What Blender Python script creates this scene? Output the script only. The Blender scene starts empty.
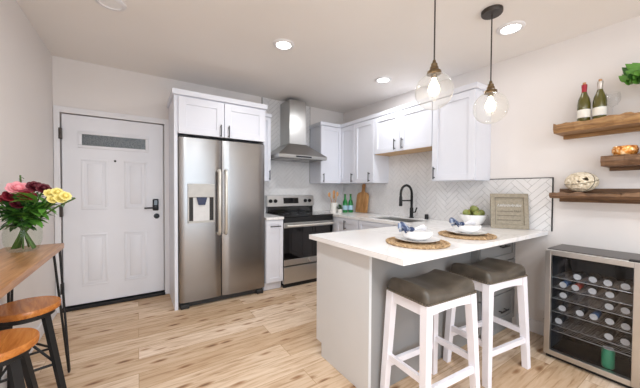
import bpy, bmesh, math, random
from mathutils import Vector, Matrix
random.seed(7)
PI = math.pi
S = bpy.context.scene
COL = S.collection

# ------------------------------------------------------------------ camera
cam_d = bpy.data.cameras.new('camera')
cam_d.sensor_fit = 'HORIZONTAL'
cam_d.sensor_width = 36.0
cam_d.lens = 36.0 * 277.85 / 640.0
cam_d.shift_y = 1.58 / 640.0
cam_d.clip_start = 0.02
cam = bpy.data.objects.new('camera', cam_d)
COL.objects.link(cam)
_right = Vector((0.8359836, -0.5487250, 0.0056794))
_down = Vector((-0.0063134, -0.0199664, -0.9997807))
_fwd = Vector((0.5487181, 0.8357644, -0.0201558))
_m = Matrix((_right, -_down, -_fwd)).transposed().to_4x4()
_m.translation = Vector((0, 0, 1.25))
cam.matrix_world = _m
S.camera = cam

# ------------------------------------------------------------------ view, world, large lights
S.view_settings.view_transform = 'Standard'
S.view_settings.look = 'None'
S.view_settings.gamma = 1.0
S.view_settings.use_curve_mapping = False
S.view_settings.exposure = 0.50
S.cycles.use_denoising = True
S.cycles.max_bounces = 10
S.cycles.diffuse_bounces = 6
S.cycles.glossy_bounces = 5
S.cycles.transparent_max_bounces = 24
S.cycles.caustics_reflective = False
S.cycles.caustics_refractive = False
S.cycles.sample_clamp_indirect = 6.0

W = bpy.data.worlds.new('daylight')
S.world = W
W.use_nodes = True
W.node_tree.nodes['Background'].inputs[0].default_value = (0.78, 0.89, 1.0, 1)
W.node_tree.nodes['Background'].inputs[1].default_value = 1.1


def lamp(name, kind, loc, energy, color=(1, 1, 1), rot=(0, 0, 0), **kw):
    d = bpy.data.lights.new(name, kind)
    d.energy = energy
    d.color = color
    for k, v in kw.items():
        setattr(d, k, v)
    o = bpy.data.objects.new(name, d)
    o.location = loc
    o.rotation_euler = rot
    COL.objects.link(o)
    return o


# daylight coming through the wide glazed opening behind the camera
lamp('window_daylight', 'AREA', (0.8, -2.75, 1.35), 34, (0.78, 0.89, 1.0), (PI / 2, 0, 0),
     shape='RECTANGLE', size=2.8, size_y=2.1)
# added unseen fill lamps, overhead and behind the camera, to even the light
for lx_, ly_ in ((0.15, 0.75), (0.2, -0.4), (1.1, -0.8), (0.1, -1.7), (1.2, -1.9)):
    lamp('fill_lamp', 'AREA', (lx_, ly_, 2.40), 12, (0.90, 0.95, 1.0), (0, 0, 0), shape='DISK', size=.16)

# ------------------------------------------------------------------ material helpers


def lin(h):
    h = h.lstrip('#')
    out = []
    for i in (0, 2, 4):
        c = int(h[i:i + 2], 16) / 255
        out.append(c / 12.92 if c <= 0.04045 else ((c + 0.055) / 1.055) ** 2.4)
    return (*out, 1.0)


def new_mat(name):
    m = bpy.data.materials.new(name)
    m.use_nodes = True
    nt = m.node_tree
    return m, nt, nt.nodes['Principled BSDF']


def N(nt, t, **kw):
    n = nt.nodes.new(t)
    for k, v in kw.items():
        if k in n.inputs.keys():
            n.inputs[k].default_value = v
        else:
            setattr(n, k, v)
    return n


def coords(nt, scale=(1, 1, 1), rot=(0, 0, 0)):
    tc = N(nt, 'ShaderNodeTexCoord')
    mp = N(nt, 'ShaderNodeMapping')
    mp.inputs['Scale'].default_value = scale
    mp.inputs['Rotation'].default_value = rot
    nt.links.new(tc.outputs['Object'], mp.inputs['Vector'])
    return mp.outputs['Vector']


def ramp(nt, fac, stops):
    r = N(nt, 'ShaderNodeValToRGB')
    el = r.color_ramp.elements
    el[0].position, el[0].color = stops[0][0], stops[0][1]
    el[1].position, el[1].color = stops[-1][0], stops[-1][1]
    for p, c in stops[1:-1]:
        e = el.new(p)
        e.color = c
    nt.links.new(fac, r.inputs['Fac'])
    return r.outputs['Color']


def bump(nt, b, height, strength=0.2, dist=0.01):
    n = N(nt, 'ShaderNodeBump')
    n.inputs['Strength'].default_value = strength
    n.inputs['Distance'].default_value = dist
    nt.links.new(height, n.inputs['Height'])
    nt.links.new(n.outputs['Normal'], b.inputs['Normal'])


def paint(name, hexc, rough=0.5, var=0.03, metal=0.0, scale=6.0, bstr=0.04, bscale=120):
    m, nt, b = new_mat(name)
    v = coords(nt)
    nz = N(nt, 'ShaderNodeTexNoise')
    nz.inputs['Scale'].default_value = scale
    nz.inputs['Detail'].default_value = 4
    nt.links.new(v, nz.inputs['Vector'])
    c = lin(hexc)
    lo = tuple(x * (1 - var) for x in c[:3]) + (1,)
    hi = tuple(min(1, x * (1 + var)) for x in c[:3]) + (1,)
    nt.links.new(ramp(nt, nz.outputs['Fac'], [(0.3, lo), (0.7, hi)]), b.inputs['Base Color'])
    b.inputs['Roughness'].default_value = rough
    b.inputs['Metallic'].default_value = metal
    if bstr:
        n2 = N(nt, 'ShaderNodeTexNoise')
        n2.inputs['Scale'].default_value = bscale
        nt.links.new(v, n2.inputs['Vector'])
        bump(nt, b, n2.outputs['Fac'], bstr, 0.004)
    return m


def wood(name, dark, mid, light, stretch=(1, 14, 14), rough=0.45, knots=0.0, scale=3.0):
    m, nt, b = new_mat(name)
    v = coords(nt, stretch)
    nz = N(nt, 'ShaderNodeTexNoise')
    nz.inputs['Scale'].default_value = scale
    nz.inputs['Detail'].default_value = 8
    nz.inputs['Roughness'].default_value = 0.62
    nz.inputs['Distortion'].default_value = 0.8
    nt.links.new(v, nz.inputs['Vector'])
    col = ramp(nt, nz.outputs['Fac'], [(0.28, lin(dark)), (0.5, lin(mid)), (0.72, lin(light))])
    nt.links.new(col, b.inputs['Base Color'])
    b.inputs['Roughness'].default_value = rough
    bump(nt, b, nz.outputs['Fac'], 0.15, 0.004)
    return m


def steel(name, hexc, rough=0.28, stretch=(1, 1, 90), var=0.08):
    m, nt, b = new_mat(name)
    v = coords(nt, stretch)
    nz = N(nt, 'ShaderNodeTexNoise')
    nz.inputs['Scale'].default_value = 8
    nz.inputs['Detail'].default_value = 3
    nt.links.new(v, nz.inputs['Vector'])
    c = lin(hexc)
    lo = tuple(x * (1 - var) for x in c[:3]) + (1,)
    nt.links.new(ramp(nt, nz.outputs['Fac'], [(0.3, lo), (0.7, c)]), b.inputs['Base Color'])
    b.inputs['Metallic'].default_value = 1.0
    r = N(nt, 'ShaderNodeMapRange')
    r.inputs['To Min'].default_value = rough * 0.94
    r.inputs['To Max'].default_value = rough * 1.06
    nt.links.new(nz.outputs['Fac'], r.inputs['Value'])
    nt.links.new(r.outputs['Result'], b.inputs['Roughness'])
    return m


def thin_glass(name, tint=(1, 1, 1), refl=1.0, rough=0.0, ior=1.45, haze=0.0):
    m, nt, b = new_mat(name)
    nt.nodes.remove(b)
    out = nt.nodes['Material Output']
    tr = N(nt, 'ShaderNodeBsdfTransparent')
    tr.inputs['Color'].default_value = (*tint, 1)
    gl = N(nt, 'ShaderNodeBsdfGlossy')
    gl.inputs['Roughness'].default_value = rough
    fr = N(nt, 'ShaderNodeLayerWeight')
    fr.inputs['Blend'].default_value = 0.5
    pw = N(nt, 'ShaderNodeMath', operation='POWER')
    pw.inputs[1].default_value = 3.5
    nt.links.new(fr.outputs['Facing'], pw.inputs[0])
    mul = N(nt, 'ShaderNodeMath', operation='MULTIPLY_ADD')
    mul.use_clamp = True
    mul.inputs[1].default_value = 0.35 * refl
    mul.inputs[2].default_value = 0.018 * refl
    mx = N(nt, 'ShaderNodeMixShader')
    nt.links.new(pw.outputs[0], mul.inputs[0])
    nt.links.new(mul.outputs[0], mx.inputs['Fac'])
    nt.links.new(tr.outputs[0], mx.inputs[1])
    nt.links.new(gl.outputs[0], mx.inputs[2])
    last = mx
    if haze:
        tl = N(nt, 'ShaderNodeBsdfTranslucent')
        df = N(nt, 'ShaderNodeBsdfDiffuse')
        ad = N(nt, 'ShaderNodeMixShader')
        ad.inputs['Fac'].default_value = 0.5
        nt.links.new(tl.outputs[0], ad.inputs[1])
        nt.links.new(df.outputs[0], ad.inputs[2])
        last = N(nt, 'ShaderNodeMixShader')
        last.inputs['Fac'].default_value = haze
        nt.links.new(mx.outputs[0], last.inputs[1])
        nt.links.new(ad.outputs[0], last.inputs[2])
    nt.links.new(last.outputs[0], out.inputs['Surface'])
    return m


def emit(name, color, strength):
    m, nt, b = new_mat(name)
    b.inputs['Base Color'].default_value = (0.8, 0.8, 0.8, 1)
    b.inputs['Emission Color'].default_value = (*color, 1)
    b.inputs['Emission Strength'].default_value = strength
    return m


def plain(name, hexc, rough=0.5, metal=0.0, coat=0.0, trans=0.0):
    m = paint(name, hexc, rough, 0.04, metal, 20, 0.0)
    b = m.node_tree.nodes['Principled BSDF']
    b.inputs['Coat Weight'].default_value = coat
    b.inputs['Transmission Weight'].default_value = trans
    return m


M = {}
M['wall'] = paint('wall_paint', '#e3dedb', 0.85, 0.012, scale=2, bstr=0.05, bscale=160)
M['ceiling'] = paint('ceiling_paint', '#ebe7e3', 0.9, 0.012, scale=2, bstr=0.05, bscale=90)
M['door'] = paint('door_paint', '#e6e6ea', 0.42, 0.01)
M['trim'] = paint('trim_paint', '#e4e3e5', 0.45, 0.01)
M['cab'] = paint('white_cabinet_paint', '#dddfe7', 0.38, 0.008)
M['grey'] = paint('grey_cabinet_paint', '#d2d3d4', 0.42, 0.01)
M['shaded'] = paint('shaded_grey_cabinet_paint', '#8e8d8c', 0.45, 0.02)  # same grey cabinet paint, darkened to stand for shade under the counter
M['black'] = plain('black_metal', '#17171a', 0.38, 0.3)
M['matte'] = plain('matte_black', '#101012', 0.6)
M['steel'] = steel('brushed_steel', '#969391', 0.26, (1, 1, 60), 0.035)
M['steelh'] = steel('brushed_steel_across', '#cbcac8', 0.34, (3, 3, 3), 0.03)
M['chrome'] = steel('polished_steel', '#d8d4ce', 0.14, (1, 1, 30))
M['cream'] = plain('satin_handle', '#dcd8d0', 0.3, 0.55)
M['blackglass'] = plain('black_glass', '#08080a', 0.06, 0.0, 0.6)
M['winglass'] = plain('oven_window_glass', '#1b1a1c', 0.08, 0.0, 0.5)
M['white_wood'] = paint('white_stool_paint', '#eceaf0', 0.5, 0.03)
M['porcelain'] = plain('white_porcelain', '#edeceb', 0.18, 0.0, 0.3)
M['tile'] = paint('white_tile_glaze', '#e3e2e2', 0.2, 0.03, scale=9, bstr=0.02, bscale=30)
M['grout'] = paint('tile_grout', '#adacac', 0.9, 0.03)
M['raw'] = wood('unpainted_maple', '#c09a6c', '#d3b085', '#dfc29a', (1, 10, 1), 0.6)
M['bar_wood'] = wood('warm_table_wood', '#7d5233', '#ab7a50', '#c89d74', (16, 1.2, 16), 0.28)
M['seat_wood'] = wood('honey_seat_wood', '#8f4e1c', '#b8702f', '#cf8b45', (14, 1.6, 14), 0.25)
M['shelf_wood'] = wood('rustic_oak', '#6d4d31', '#967047', '#b6905f', (14, 1.4, 14), 0.6)
M['shelf_dark'] = wood('rustic_walnut', '#463224', '#6f5139', '#907052', (14, 1.4, 14), 0.65)
M['board'] = wood('chopping_board_wood', '#8a5a2f', '#b98550', '#d5a872', (10, 10, 1.2), 0.5)
M['spoon'] = wood('spoon_wood', '#a8713f', '#c89663', '#dcb384', (6, 6, 1), 0.6)
M['edge'] = wood('pale_edge_wood', '#b08f80', '#c7aa99', '#d8beae', (1, 6, 1), 0.5)
M['green_glass'] = plain('green_bottle_glass', '#0f8a3f', 0.08, 0.0, 0.4, 0.25)
M['olive_glass'] = plain('olive_bottle_glass', '#5f5a24', 0.08, 0.0, 0.4, 0.2)
M['label'] = plain('paper_label', '#e6e2d8', 0.7)
M['bluelabel'] = plain('blue_label', '#a8c7d8', 0.6)
M['capred'] = plain('red_foil', '#9a1f2e', 0.35, 0.3)
M['cork'] = plain('cork', '#b98c62', 0.8)
M['silverfoil'] = plain('silver_foil', '#c4bdb6', 0.3, 0.7)
M['brass'] = plain('aged_brass', '#6f5c44', 0.35, 0.9)
M['darkbronze'] = plain('dark_bronze', '#4a4440', 0.4, 0.7)
M['globe'] = thin_glass('clear_globe_glass', (0.97, 0.965, 0.95), 1.9, 0.03, haze=.08)  # white haze mixed in to imitate the bulb's glow in the glass
M['vase'] = thin_glass('clear_vase_glass', (0.96, 0.97, 0.96), 0.7, 0.02)
M['water'] = thin_glass('vase_water', (0.95, 0.97, 0.94), 0.4, 0.0, 1.33)
M['wineglass'] = thin_glass('wine_glass', (0.95, 0.95, 0.95), 2.0)
M['fridgeglass'] = thin_glass('cooler_door_glass', (0.86, 0.87, 0.88), 1.3, 0.02)
M['bulb'] = emit('lit_bulb', (1.0, 0.86, 0.62), 7)
M['led'] = emit('lit_downlight', (1.0, 0.97, 0.93), 8)
M['napkin'] = None
M['leaf'] = plain('leaf_green', '#5a8f35', 0.5)
M['leaf2'] = plain('leaf_dark_green', '#37662a', 0.5)
M['leaf3'] = plain('eucalyptus_green', '#6f8a72', 0.6)
M['stem'] = plain('stem_green', '#4d6b2e', 0.6)
M['rose'] = plain('rose_red', '#7d1024', 0.55)
M['wine'] = plain('rose_dark_red', '#5a0c1e', 0.55)
M['pink'] = plain('rose_pink', '#eda0a8', 0.55)
M['yellow'] = plain('mum_yellow', '#efe08a', 0.6)
M['apple'] = plain('green_apple', '#828a48', 0.4)
M['can'] = plain('can_grey', '#3d4045', 0.35, 0.4)
M['canend'] = plain('can_end', '#dcdfe4', 0.4, 0.1)
M['canblue'] = plain('can_blue', '#5b7fb0', 0.4)
M['canred'] = plain('can_red', '#c2503f', 0.4)
M['cangreen'] = plain('can_green', '#3fa078', 0.4)
M['inner'] = plain('cooler_liner', '#3a3f45', 0.5)
M['toe'] = plain('toe_kick_dark', '#2c2a29', 0.7)
M['rack'] = plain('rack_wire', '#a9a9ab', 0.3, 0.8)
M['disp'] = plain('dispenser_grey', '#b4b0aa', 0.4, 0.2)
M['disp2'] = plain('dispenser_pale', '#d3d2d1', 0.35)
M['nail'] = plain('nailhead_metal', '#7a7062', 0.3, 0.8)
M['hood'] = steel('hood_steel', '#b4b3b1', 0.3, (3, 3, 3), 0.03)
M['pot'] = plain('white_ceramic', '#e9e6e0', 0.4)
M['ratt_dark'] = plain('dark_cord', '#6b6250', 0.8)


def mat_floor():
    m, nt, b = new_mat('light_oak_planks')
    tc = N(nt, 'ShaderNodeTexCoord')
    br = N(nt, 'ShaderNodeTexBrick')
    br.offset = 0.37
    br.offset_frequency = 2
    br.inputs['Scale'].default_value = 1.0
    br.inputs['Brick Width'].default_value = 1.52
    br.inputs['Row Height'].default_value = 0.185
    br.inputs['Mortar Size'].default_value = 0.0016
    br.inputs['Mortar Smooth'].default_value = 0.3
    br.inputs['Bias'].default_value = 0.0
    br.inputs['Color1'].default_value = (0, 0, 0, 1)
    br.inputs['Color2'].default_value = (1, 1, 1, 1)
    br.inputs['Mortar'].default_value = (0.5, 0.5, 0.5, 1)
    nt.links.new(tc.outputs['Object'], br.inputs['Vector'])
    # shift grain per plank
    add = N(nt, 'ShaderNodeVectorMath', operation='MULTIPLY_ADD')
    add.inputs[1].default_value = (1, 1, 1)
    comb = N(nt, 'ShaderNodeVectorMath', operation='SCALE')
    comb.inputs['Scale'].default_value = 7.3
    nt.links.new(br.outputs['Color'], comb.inputs[0])
    nt.links.new(tc.outputs['Object'], add.inputs[0])
    nt.links.new(comb.outputs[0], add.inputs[2])
    mp = N(nt, 'ShaderNodeMapping')
    mp.inputs['Scale'].default_value = (1.6, 17, 1)
    nt.links.new(add.outputs[0], mp.inputs['Vector'])
    nz = N(nt, 'ShaderNodeTexNoise')
    nz.inputs['Scale'].default_value = 2.2
    nz.inputs['Detail'].default_value = 9
    nz.inputs['Roughness'].default_value = 0.6
    nz.inputs['Distortion'].default_value = 0.7
    nt.links.new(mp.outputs[0], nz.inputs['Vector'])
    grain = ramp(nt, nz.outputs['Fac'], [(0.25, lin('#957a5c')), (0.37, lin('#c9af95')), (0.5, lin('#e1cdb8')), (0.66, lin('#ecdccc')), (0.85, lin('#f2e9db'))])
    # plank tone
    tone = ramp(nt, br.outputs['Color'], [(0.0, lin('#dccbb5')), (0.5, lin('#f3eadd')), (1.0, lin('#fffaf4'))])
    mx = N(nt, 'ShaderNodeMix', data_type='RGBA', blend_type='MULTIPLY')
    mx.inputs['Factor'].default_value = 1.0
    nt.links.new(grain, mx.inputs['A'])
    nt.links.new(tone, mx.inputs['B'])
    # knots
    mp2 = N(nt, 'ShaderNodeMapping')
    mp2.inputs['Scale'].default_value = (1.6, 5.2, 1)
    nt.links.new(add.outputs[0], mp2.inputs['Vector'])
    vo = N(nt, 'ShaderNodeTexVoronoi')
    vo.inputs['Scale'].default_value = 2.4
    nt.links.new(mp2.outputs[0], vo.inputs['Vector'])
    n3 = N(nt, 'ShaderNodeTexNoise')
    n3.inputs['Scale'].default_value = 6
    nt.links.new(mp2.outputs[0], n3.inputs['Vector'])
    sm = N(nt, 'ShaderNodeMath', operation='MULTIPLY_ADD')
    sm.inputs[1].default_value = 0.16
    nt.links.new(n3.outputs['Fac'], sm.inputs[0])
    nt.links.new(vo.outputs['Distance'], sm.inputs[2])
    kn = ramp(nt, sm.outputs[0], [(0.14, lin('#7d5c3c')), (0.21, lin('#bb9c7b')), (0.34, (1, 1, 1, 1))])
    mx2 = N(nt, 'ShaderNodeMix', data_type='RGBA', blend_type='MULTIPLY')
    mx2.inputs['Factor'].default_value = 0.85
    nt.links.new(mx.outputs['Result'], mx2.inputs['A'])
    nt.links.new(kn, mx2.inputs['B'])
    # joints
    mx3 = N(nt, 'ShaderNodeMix', data_type='RGBA', blend_type='MIX')
    mx3.inputs['B'].default_value = lin('#a5845c')
    nt.links.new(br.outputs['Fac'], mx3.inputs['Factor'])
    nt.links.new(mx2.outputs['Result'], mx3.inputs['A'])
    nt.links.new(mx3.outputs['Result'], b.inputs['Base Color'])
    b.inputs['Roughness'].default_value = 0.5
    bump(nt, b, nz.outputs['Fac'], 0.08, 0.003)
    return m


def mat_quartz():
    m, nt, b = new_mat('white_veined_quartz')
    v = coords(nt, (1, 1, 1), (0, 0, 0.6))
    nz = N(nt, 'ShaderNodeTexNoise')
    nz.inputs['Scale'].default_value = 1.6
    nz.inputs['Detail'].default_value = 7
    nz.inputs['Roughness'].default_value = 0.6
    nz.inputs['Distortion'].default_value = 1.2
    nt.links.new(v, nz.inputs['Vector'])
    col = ramp(nt, nz.outputs['Fac'], [(0.3, lin('#ebe9e9')), (0.47, lin('#efedec')), (0.5, lin('#e0dedc')), (0.53, lin('#efedec')), (0.8, lin('#e8e6e5'))])
    nt.links.new(col, b.inputs['Base Color'])
    b.inputs['Roughness'].default_value = 0.16
    return m


def mat_leather():
    m, nt, b = new_mat('taupe_leather')
    v = coords(nt)
    vo = N(nt, 'ShaderNodeTexVoronoi', feature='DISTANCE_TO_EDGE')
    vo.inputs['Scale'].default_value = 110
    nt.links.new(v, vo.inputs['Vector'])
    nz = N(nt, 'ShaderNodeTexNoise')
    nz.inputs['Scale'].default_value = 14
    nz.inputs['Detail'].default_value = 5
    nt.links.new(v, nz.inputs['Vector'])
    col = ramp(nt, nz.outputs['Fac'], [(0.3, lin('#453f37')), (0.7, lin('#5c544a'))])
    nt.links.new(col, b.inputs['Base Color'])
    b.inputs['Roughness'].default_value = 0.33
    bump(nt, b, vo.outputs['Distance'], 0.12, 0.003)
    return m


def mat_rattan(name, a, bcol, c):
    m, nt, b = new_mat(name)
    v = coords(nt)
    nz = N(nt, 'ShaderNodeTexNoise')
    nz.inputs['Scale'].default_value = 60
    nz.inputs['Detail'].default_value = 3
    nt.links.new(v, nz.inputs['Vector'])
    nt.links.new(ramp(nt, nz.outputs['Fac'], [(0.3, lin(a)), (0.5, lin(bcol)), (0.7, lin(c))]), b.inputs['Base Color'])
    b.inputs['Roughness'].default_value = 0.8
    bump(nt, b, nz.outputs['Fac'], 0.5, 0.006)
    return m


def mat_napkin():
    m, nt, b = new_mat('blue_white_napkin')
    v = coords(nt, (1, 1, 1))
    wv = N(nt, 'ShaderNodeTexWave')
    wv.inputs['Scale'].default_value = 6
    wv.inputs['Distortion'].default_value = 3.0
    nt.links.new(v, wv.inputs['Vector'])
    nt.links.new(ramp(nt, wv.outputs['Fac'], [(0.2, lin('#364261')), (0.75, lin('#55637f')), (0.97, lin('#9aa3b5'))]), b.inputs['Base Color'])
    b.inputs['Roughness'].default_value = 0.85
    return m


def mat_amber():
    m, nt, b = new_mat('amber_mercury_glass')
    v = coords(nt)
    nz = N(nt, 'ShaderNodeTexNoise')
    nz.inputs['Scale'].default_value = 45
    nt.links.new(v, nz.inputs['Vector'])
    nt.links.new(ramp(nt, nz.outputs['Fac'], [(0.35, lin('#a85a1c')), (0.5, lin('#dd9a4a')), (0.7, lin('#ffe6bb'))]), b.inputs['Base Color'])
    b.inputs['Roughness'].default_value = 0.2
    b.inputs['Metallic'].default_value = 0.35
    bump(nt, b, nz.outputs['Fac'], 0.4, 0.004)
    return m


def mat_frost():
    m, nt, b = new_mat('obscure_door_glass')
    v = coords(nt)
    vo = N(nt, 'ShaderNodeTexVoronoi')
    vo.inputs['Scale'].default_value = 70
    nt.links.new(v, vo.inputs['Vector'])
    nt.links.new(ramp(nt, vo.outputs['Distance'], [(0.1, lin('#43484a')), (0.6, lin('#64696b'))]), b.inputs['Base Color'])
    b.inputs['Roughness'].default_value = 0.15
    bump(nt, b, vo.outputs['Distance'], 0.5, 0.004)
    return m


M['floor'] = mat_floor()
M['quartz'] = mat_quartz()
M['leather'] = mat_leather()
M['rattan'] = mat_rattan('woven_seagrass', '#7d6548', '#a88a66', '#c6ab86')
M['lattice'] = mat_rattan('bleached_vine', '#b7a88c', '#d9ccb4', '#efe6d4')
M['sign'] = mat_rattan('champagne_board', '#8d8474', '#958c7b', '#9e9584')
M['sign_dark'] = plain('routed_groove', '#6d6354', 0.7)
M['napkin'] = mat_napkin()
M['napkin_white'] = paint('white_napkin_edge', '#e3e2e6', 0.9, 0.05)
M['amber'] = mat_amber()
M['frost'] = mat_frost()

# ------------------------------------------------------------------ object helpers


def tag(o, label=None, cat=None, group=None, kind=None):
    if label:
        o['label'] = label
    if cat:
        o['category'] = cat
    if group:
        o['group'] = group
    if kind:
        o['kind'] = kind
    return o


def thing(name, label, cat, loc=(0, 0, 0), rotz=0.0, group=None, kind=None):
    o = bpy.data.objects.new(name, None)
    o.empty_display_size = 0.05
    o.location = loc
    o.rotation_euler = (0, 0, rotz)
    COL.objects.link(o)
    return tag(o, label, cat, group, kind)


class MB:
    """collects shapes and links them as one mesh object"""

    def __init__(self):
        self.bm = bmesh.new()

    def box(self, x0, x1, y0, y1, z0, z1, bev=0.0, seg=2):
        r = bmesh.ops.create_cube(self.bm, size=1.0)
        vs = r['verts']
        for v in vs:
            v.co = Vector(((x0 + x1) / 2 + v.co.x * (x1 - x0), (y0 + y1) / 2 + v.co.y * (y1 - y0), (z0 + z1) / 2 + v.co.z * (z1 - z0)))
        if bev:
            es = list({e for v in vs for e in v.link_edges})
            bmesh.ops.bevel(self.bm, geom=es, offset=bev, segments=seg, affect='EDGES', profile=0.5)
        return self

    def poly(self, pts):
        vs = [self.bm.verts.new(p) for p in pts]
        return self.bm.faces.new(vs)

    def prism(self, pts, ext):
        """closed polygon extruded by a vector"""
        ext = Vector(ext)
        a = [self.bm.verts.new(p) for p in pts]
        b = [self.bm.verts.new(Vector(p) + ext) for p in pts]
        n = len(pts)
        self.bm.faces.new(a)
        self.bm.faces.new(list(reversed(b)))
        for i in range(n):
            self.bm.faces.new([a[i], b[i], b[(i + 1) % n], a[(i + 1) % n]])
        return self

    def loft(self, rings, cap=True, closed=True):
        R = [[self.bm.verts.new(p) for p in ring] for ring in rings]
        n = len(R[0])
        for i in range(len(R) - 1):
            for j in range(n if closed else n - 1):
                k = (j + 1) % n
                self.bm.faces.new([R[i][j], R[i][k], R[i + 1][k], R[i + 1][j]])
        if cap:
            self.bm.faces.new(list(reversed(R[0])))
            self.bm.faces.new(R[-1])
        return self

    def lathe(self, prof, c=(0, 0, 0), n=28, cap=True, axis='z', sx=1.0, sy=1.0):
        rings = []
        for r, z in prof:
            ring = []
            for i in range(n):
                a = 2 * PI * i / n
                p = (r * math.cos(a) * sx, r * math.sin(a) * sy, z)
                if axis == 'x':
                    p = (p[2], p[0], p[1])
                elif axis == 'y':
                    p = (p[0], -p[2], p[1])
                ring.append((c[0] + p[0], c[1] + p[1], c[2] + p[2]))
            rings.append(ring)
        return self.loft(rings, cap)

    def tube(self, pts, r, n=8, cap=True, r2=None):
        pts = [Vector(p) for p in pts]
        rings = []
        up = Vector((0, 0, 1))
        prev = None
        for i, p in enumerate(pts):
            if i == 0:
                d = pts[1] - p
            elif i == len(pts) - 1:
                d = p - pts[i - 1]
            else:
                d = (pts[i + 1] - p).normalized() + (p - pts[i - 1]).normalized()
            d.normalize()
            if prev is None:
                ref = up if abs(d.z) < 0.9 else Vector((1, 0, 0))
                a = d.cross(ref).normalized()
            else:
                a = (prev - d * prev.dot(d)).normalized()
            prev = a
            b = d.cross(a)
            rr = r if r2 is None else r + (r2 - r) * i / (len(pts) - 1)
            rings.append([p + (a * math.cos(2 * PI * k / n) + b * math.sin(2 * PI * k / n)) * rr for k in range(n)])
        return self.loft(rings, cap)

    def bar(self, p0, p1, w0, w1, d0, d1, xax=(1, 0, 0)):
        """tapered rectangular bar"""
        p0, p1 = Vector(p0), Vector(p1)
        d = (p1 - p0).normalized()
        x = Vector(xax)
        x = (x - d * x.dot(d)).normalized()
        y = d.cross(x)
        rings = []
        for p, w, q in ((p0, w0, d0), (p1, w1, d1)):
            rings.append([p + x * (sx * w / 2) + y * (sy * q / 2) for sx, sy in ((-1, -1), (1, -1), (1, 1), (-1, 1))])
        return self.loft(rings)

    def sphere(self, c, r, sz=1.0, n=16, m=10):
        prof = [(max(1e-4, r * math.sin(PI * i / m)), -r * sz * math.cos(PI * i / m)) for i in range(m + 1)]
        return self.lathe(prof, c, n)

    def build(self, name, mat, parent=None, world=False, smooth=None, loc=None):
        bm = self.bm
        bmesh.ops.remove_doubles(bm, verts=bm.verts, dist=1e-6)
        bmesh.ops.recalc_face_normals(bm, faces=bm.faces)
        off = Vector((0, 0, 0))
        if world and parent is not None:
            q = parent
            while q is not None:
                off -= q.location
                q = q.parent
        if loc is not None:
            off -= Vector(loc)
        if off.length:
            bmesh.ops.translate(bm, verts=bm.verts, vec=off)
        me = bpy.data.meshes.new(name)
        bm.to_mesh(me)
        bm.free()
        me.materials.append(mat)
        if smooth is not None:
            for p in me.polygons:
                p.use_smooth = True
            if smooth < 170:
                try:
                    me.set_sharp_from_angle(angle=math.radians(smooth))
                except Exception:
                    pass
        o = bpy.data.objects.new(name, me)
        COL.objects.link(o)
        if parent is not None:
            o.parent = parent
        if loc is not None:
            o.location = loc
        return o


def kids(o):
    return [c for c in bpy.data.objects if c.parent == o]


def copy_tree(o, parent=None):
    ch = kids(o)
    c = o.copy()
    COL.objects.link(c)
    c.parent = parent
    for k in ch:
        copy_tree(k, c)
    return c


def catenary(p0, p1, n=10, sag=0.0):
    p0, p1 = Vector(p0), Vector(p1)
    return [p0.lerp(p1, i / n) + Vector((0, 0, -4 * sag * (i / n) * (1 - i / n))) for i in range(n + 1)]


# ================================================================== SETTING
XL, XR, YB, YF, ZC = -0.694, 2.931, 3.756, -2.9, 2.556
SL = 0.024           # the ceiling falls very slightly towards the living side


def ceil_z(x, y):
    t = min(1.0, max(0.0, (x - XL) / (XR - XL)))
    return ZC - SL * (YB - y) * (0.35 + 0.65 * t)


def struct(name, mb, mat, parent=None, **kw):
    o = mb.build(name, mat, parent, **kw)
    if parent is None:
        o['kind'] = 'structure'
    return o


struct('floor', MB().box(XL - .1, XR + .1, YF - .1, YB + .1, -0.1, 0), M['floor'])
cm = MB()
x0, x1, y0, y1 = XL - .1, XR + .1, YF - .1, YB + .1
rings = []
for i in range(13):
    x = x0 + (x1 - x0) * i / 12
    ys = [y0 + (y1 - y0) * j / 16 for j in range(17)]
    rings.append([(x, y, ceil_z(x, y)) for y in ys] + [(x, y, ceil_z(x, y) + .12) for y in reversed(ys)])
cm.loft(rings)
struct('ceiling', cm, M['ceiling'])
struct('wall_left', MB().box(XL - .1, XL, YF - .1, YB + .1, 0, 2.62), M['wall'])
DX0, DX1, DZ = -0.648, 0.268, 2.015     # door opening
wb = MB()
wb.box(XL, DX0, YB, YB + .1, 0, 2.62).box(DX1, XR + .1, YB, YB + .1, 0, 2.62).box(DX0, DX1, YB, YB + .1, DZ, 2.62)
wb.box(DX0, DX1, YB + .07, YB + .1, 0, DZ)  # backing added behind the door to block light leaking through its gaps
wall_back = struct('wall_back', wb, M['wall'])
wall_right = struct('wall_right', MB().box(XR, XR + .1, YF - .1, YB, 0, 2.62), M['wall'])
wf = MB()
wf.box(XL, -0.6, YF - .1, YF, 0, 2.62).box(2.2, XR, YF - .1, YF, 0, 2.62).box(-0.6, 2.2, YF - .1, YF, 2.4, 2.62)
struct('wall_front', wf, M['wall'])

# baseboards
struct('baseboard_right', MB().box(XR - .014, XR, YF, 1.13, 0.001, 0.115, .003), M['trim'])
struct('baseboard_left', MB().box(XL, XL + .014, YF, YB - .025, 0.001, 0.115, .003), M['trim'])
# door casing
cs = MB()
cs.box(DX0 - .042, DX0 + .004, YB - .018, YB, 0.001, DZ + .055, .004)
cs.box(DX1 - .004, DX1 + .055, YB - .018, YB, 0.001, DZ + .055, .004)
cs.box(DX0 - .042, DX1 + .055, YB - .0185, YB, DZ - .004, DZ + .0555, .004)
struct('trim_1', cs, M['trim'])
struct('trim_2', MB().box(DX0, DX1, YB - .03, YB + .08, 0.0, 0.03, .003), M['matte'])

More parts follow.
